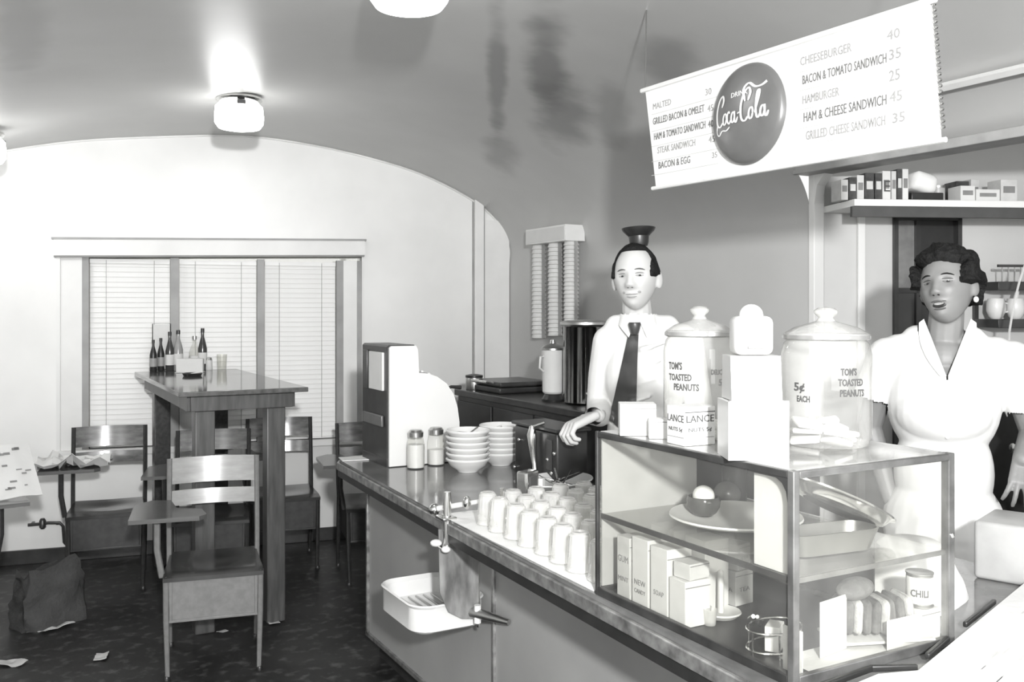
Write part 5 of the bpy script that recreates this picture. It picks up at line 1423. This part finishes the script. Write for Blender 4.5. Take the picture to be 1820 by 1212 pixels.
for s_ in (-1, 1): chain(b, [(s_*.088, .02, .88), (s_*.095, .0, .50), (s_*.10, .03, .11)], [.095, .070, .055])
tr_ = remesh(b, 'trousers', M_trou, man, .008, 3); cloth_cut(tr_, lambda c_: c_.z > .985 or c_.z < .07)
for s_ in (-1, 1):
    b = MB(); b.ball((s_*.10, .03, .05), (.045, .06, .05), 16); b.ball((s_*.108, -.075, .035), (.045, .085, .035), 16); remesh(b, 'shoe', M_black, man, .008, 2)

# ---- the woman
WX, WY = w2((1676-910)/F*3.0, 3.0)
M_eye = mat('shaded_eye', .14, .4)
wom = thing('person', 'woman in a white short-sleeved V-neck uniform standing before the kitchen door', 'person', (WX, WY, 0))
wom.rotation_euler = (0, 0, math.atan2(-WX, WY))
ho = {'nose': .8, 'open': 1, 'squint': 1}
HC = Vector((.012, -.03, 1.668))
HM = Matrix.Translation(HC)@Euler((math.radians(-10), math.radians(-7), math.radians(-20))).to_matrix().to_4x4()@Matrix.Diagonal((1.02, 1.0, .99, 1))
b = head_bm(ho); b.xf(HM)
for s_ in (-1, 1):
    e = MB(); e.ball((0, 0, 0), (.010, .018, .029), 16); e.xf(HM@Matrix.Translation((s_*.078, .008, -.012))@Euler((0, 0, s_*-.45)).to_matrix().to_4x4())
    me_ = bpy.data.meshes.new('e'); e.bm.to_mesh(me_); e.bm.free(); b.bm.from_mesh(me_)
cap(b, (0, .02, 1.46), .058, HC+Vector((0, .02, -.07)), .052)
b.ball((0, .01, 1.28), (.155, .115, .20), 24); b.ball((0, .01, 1.05), (.13, .10, .17), 24); b.ball((0, .02, .90), (.16, .13, .14), 20)
cap(b, (-.14, .015, 1.445), .050, (.14, .015, 1.445), .050); cap(b, (-.07, .02, 1.475), .052, (.07, .02, 1.475), .052); b.ball((0, -.02, 1.43), (.08, .055, .07), 18)
RS, RE, RW = Vector((-.165, .01, 1.435)), Vector((-.225, .05, 1.20)), Vector((-.155, .0, .97))
LS, LE, LW = Vector((.195, .01, 1.43)), Vector((.262, .05, 1.21)), Vector((.222, -.06, 1.135))
chain(b, [RS, RE, RW], [.050, .040, .028]); chain(b, [LS, LE, LW], [.050, .043, .030])
for s_ in (-1, 1): chain(b, [(s_*.085, .02, .86), (s_*.085, .0, .48), (s_*.085, .03, .09)], [.085, .055, .035]); cap(b, (s_*.085, .03, .045), .033, (s_*.09, -.10, .033), .026)
hand(b, LW, (-.05, -.35, -.65), (0.05, -.9, .42), 1, .95, (.25, .5, .45), .35)
hand(b, RW, (.2, -.3, -.9), (-.9, 0, -.1), 1, .95, (.3, .5, .4), .08)
remesh(b, 'body', M_skin2, wom, .0042, 2)
face_parts(wom, ho, HM, {'lid': M_lip2, 'brow': M_hair, 'dark': M_black, 'lip': M_lip2, 'crease_shade': M_lip2})
def wkeep(c_):
    if c_.y < -.015:
        return max((c_.z-.058-.012*G(c_.x, .04))/.02, (abs(c_.x)-.060)/.006 if c_.z > -.005 else -1)
    return (c_.z+.050)/.03 if c_.y > .03 else (c_.z-.002)/.02
hair_shell(wom, ho, HM, wkeep, lambda c_: .022+.004*max(0, c_.z)/.12+.008*G(abs(c_.x)-.07, .03), M_hair, .012, 34)
er = MB(); er.ball((.083, .0, -.052), (.008, .008, .010), 12); er.xf(HM); er.obj('earring', M_white, wom)
b = MB()
b.ball((0, .01, 1.30), (.172, .140, .205), 28); b.ball((0, -.03, 1.27), (.15, .125, .11), 28); b.ball((0, .01, 1.07), (.150, .125, .20), 28)
cap(b, (-.130, .018, 1.450), .066, (.150, .018, 1.445), .066); cap(b, (-.075, .022, 1.49), .056, (.075, .022, 1.49), .056)
b.ball((0, .01, .90), (.185, .155, .18), 26); cap(b, (0, .01, .86), .18, (0, .01, .62), .20)
chain(b, [RS, RS.lerp(RE, .55)+Vector((-.006, 0, 0))], [.070, .072]); chain(b, [LS, LS.lerp(LE, .45)+Vector((.012, 0, 0)), LS.lerp(LE, .62)+Vector((.018, 0, 0))], [.070, .076, .082])
un = remesh(b, 'uniform', M_shirt, wom, .006, 5)
rdir = (RE-RS).normalized(); ldir = (LE-LS).normalized()
def ucut(c_):
    if c_.y < .03 and c_.z > 1.375:
        w_ = (c_.z-1.375)/.165*.066
        if abs(c_.x-.012) < w_: return True
    if c_.z > 1.525 and abs(c_.x) < .075: return True
    if c_.x < -.165 and (c_-RS).dot(rdir) > .135 and c_.z > 1.08 : return True
    if c_.x > .185 and (c_-LS).dot(ldir) > .145 and c_.z > 1.08: return True
    return c_.z < .50
cloth_cut(un, ucut)
bv = bvh_of(un)
for s_ in (-1, 1):
    mb = MB()
    def cf2(u, v):     # lapel-like collar along the V
        z = 1.385+.165*u; x0 = .012+s_*(.002+.066*u); w_ = s_*(.028*math.sin(PI*min(1, u*.85+.1))+.010)
        x = x0+w_*v; h = bv.ray_cast(Vector((x0+w_*max(v, .25)+s_*.006, -.5, min(z, 1.515))), Vector((0, 1, 0)))
        y = (h[0].y if h[0] else -.02)-.008
        return Vector((x, min(y, .02)+(.04*max(0, u-.8)), z+.012*u*(1-v)+.004))
    mb.grid(cf2, 12, 3, .003); mb.obj('collar', M_shirt, wom, smooth=60)
for s_, z0 in ((0, 1.30), (0, 1.20), (0, 1.10)):
    h = bv.ray_cast(Vector((.012, -.5, z0)), Vector((0, 1, 0)))
    mb = MB(); mb.ball(h[0]+Vector((0, -.002, 0)), (.006, .003, .006), 10); mb.obj('button', M_white, wom)
for s_ in (-1, 1):
    b = MB(); b.ball((s_*.085, .03, .045), (.04, .055, .045), 16); b.ball((s_*.09, -.07, .033), (.042, .08, .033), 16); remesh(b, 'shoe', M_white, wom, .008, 2)
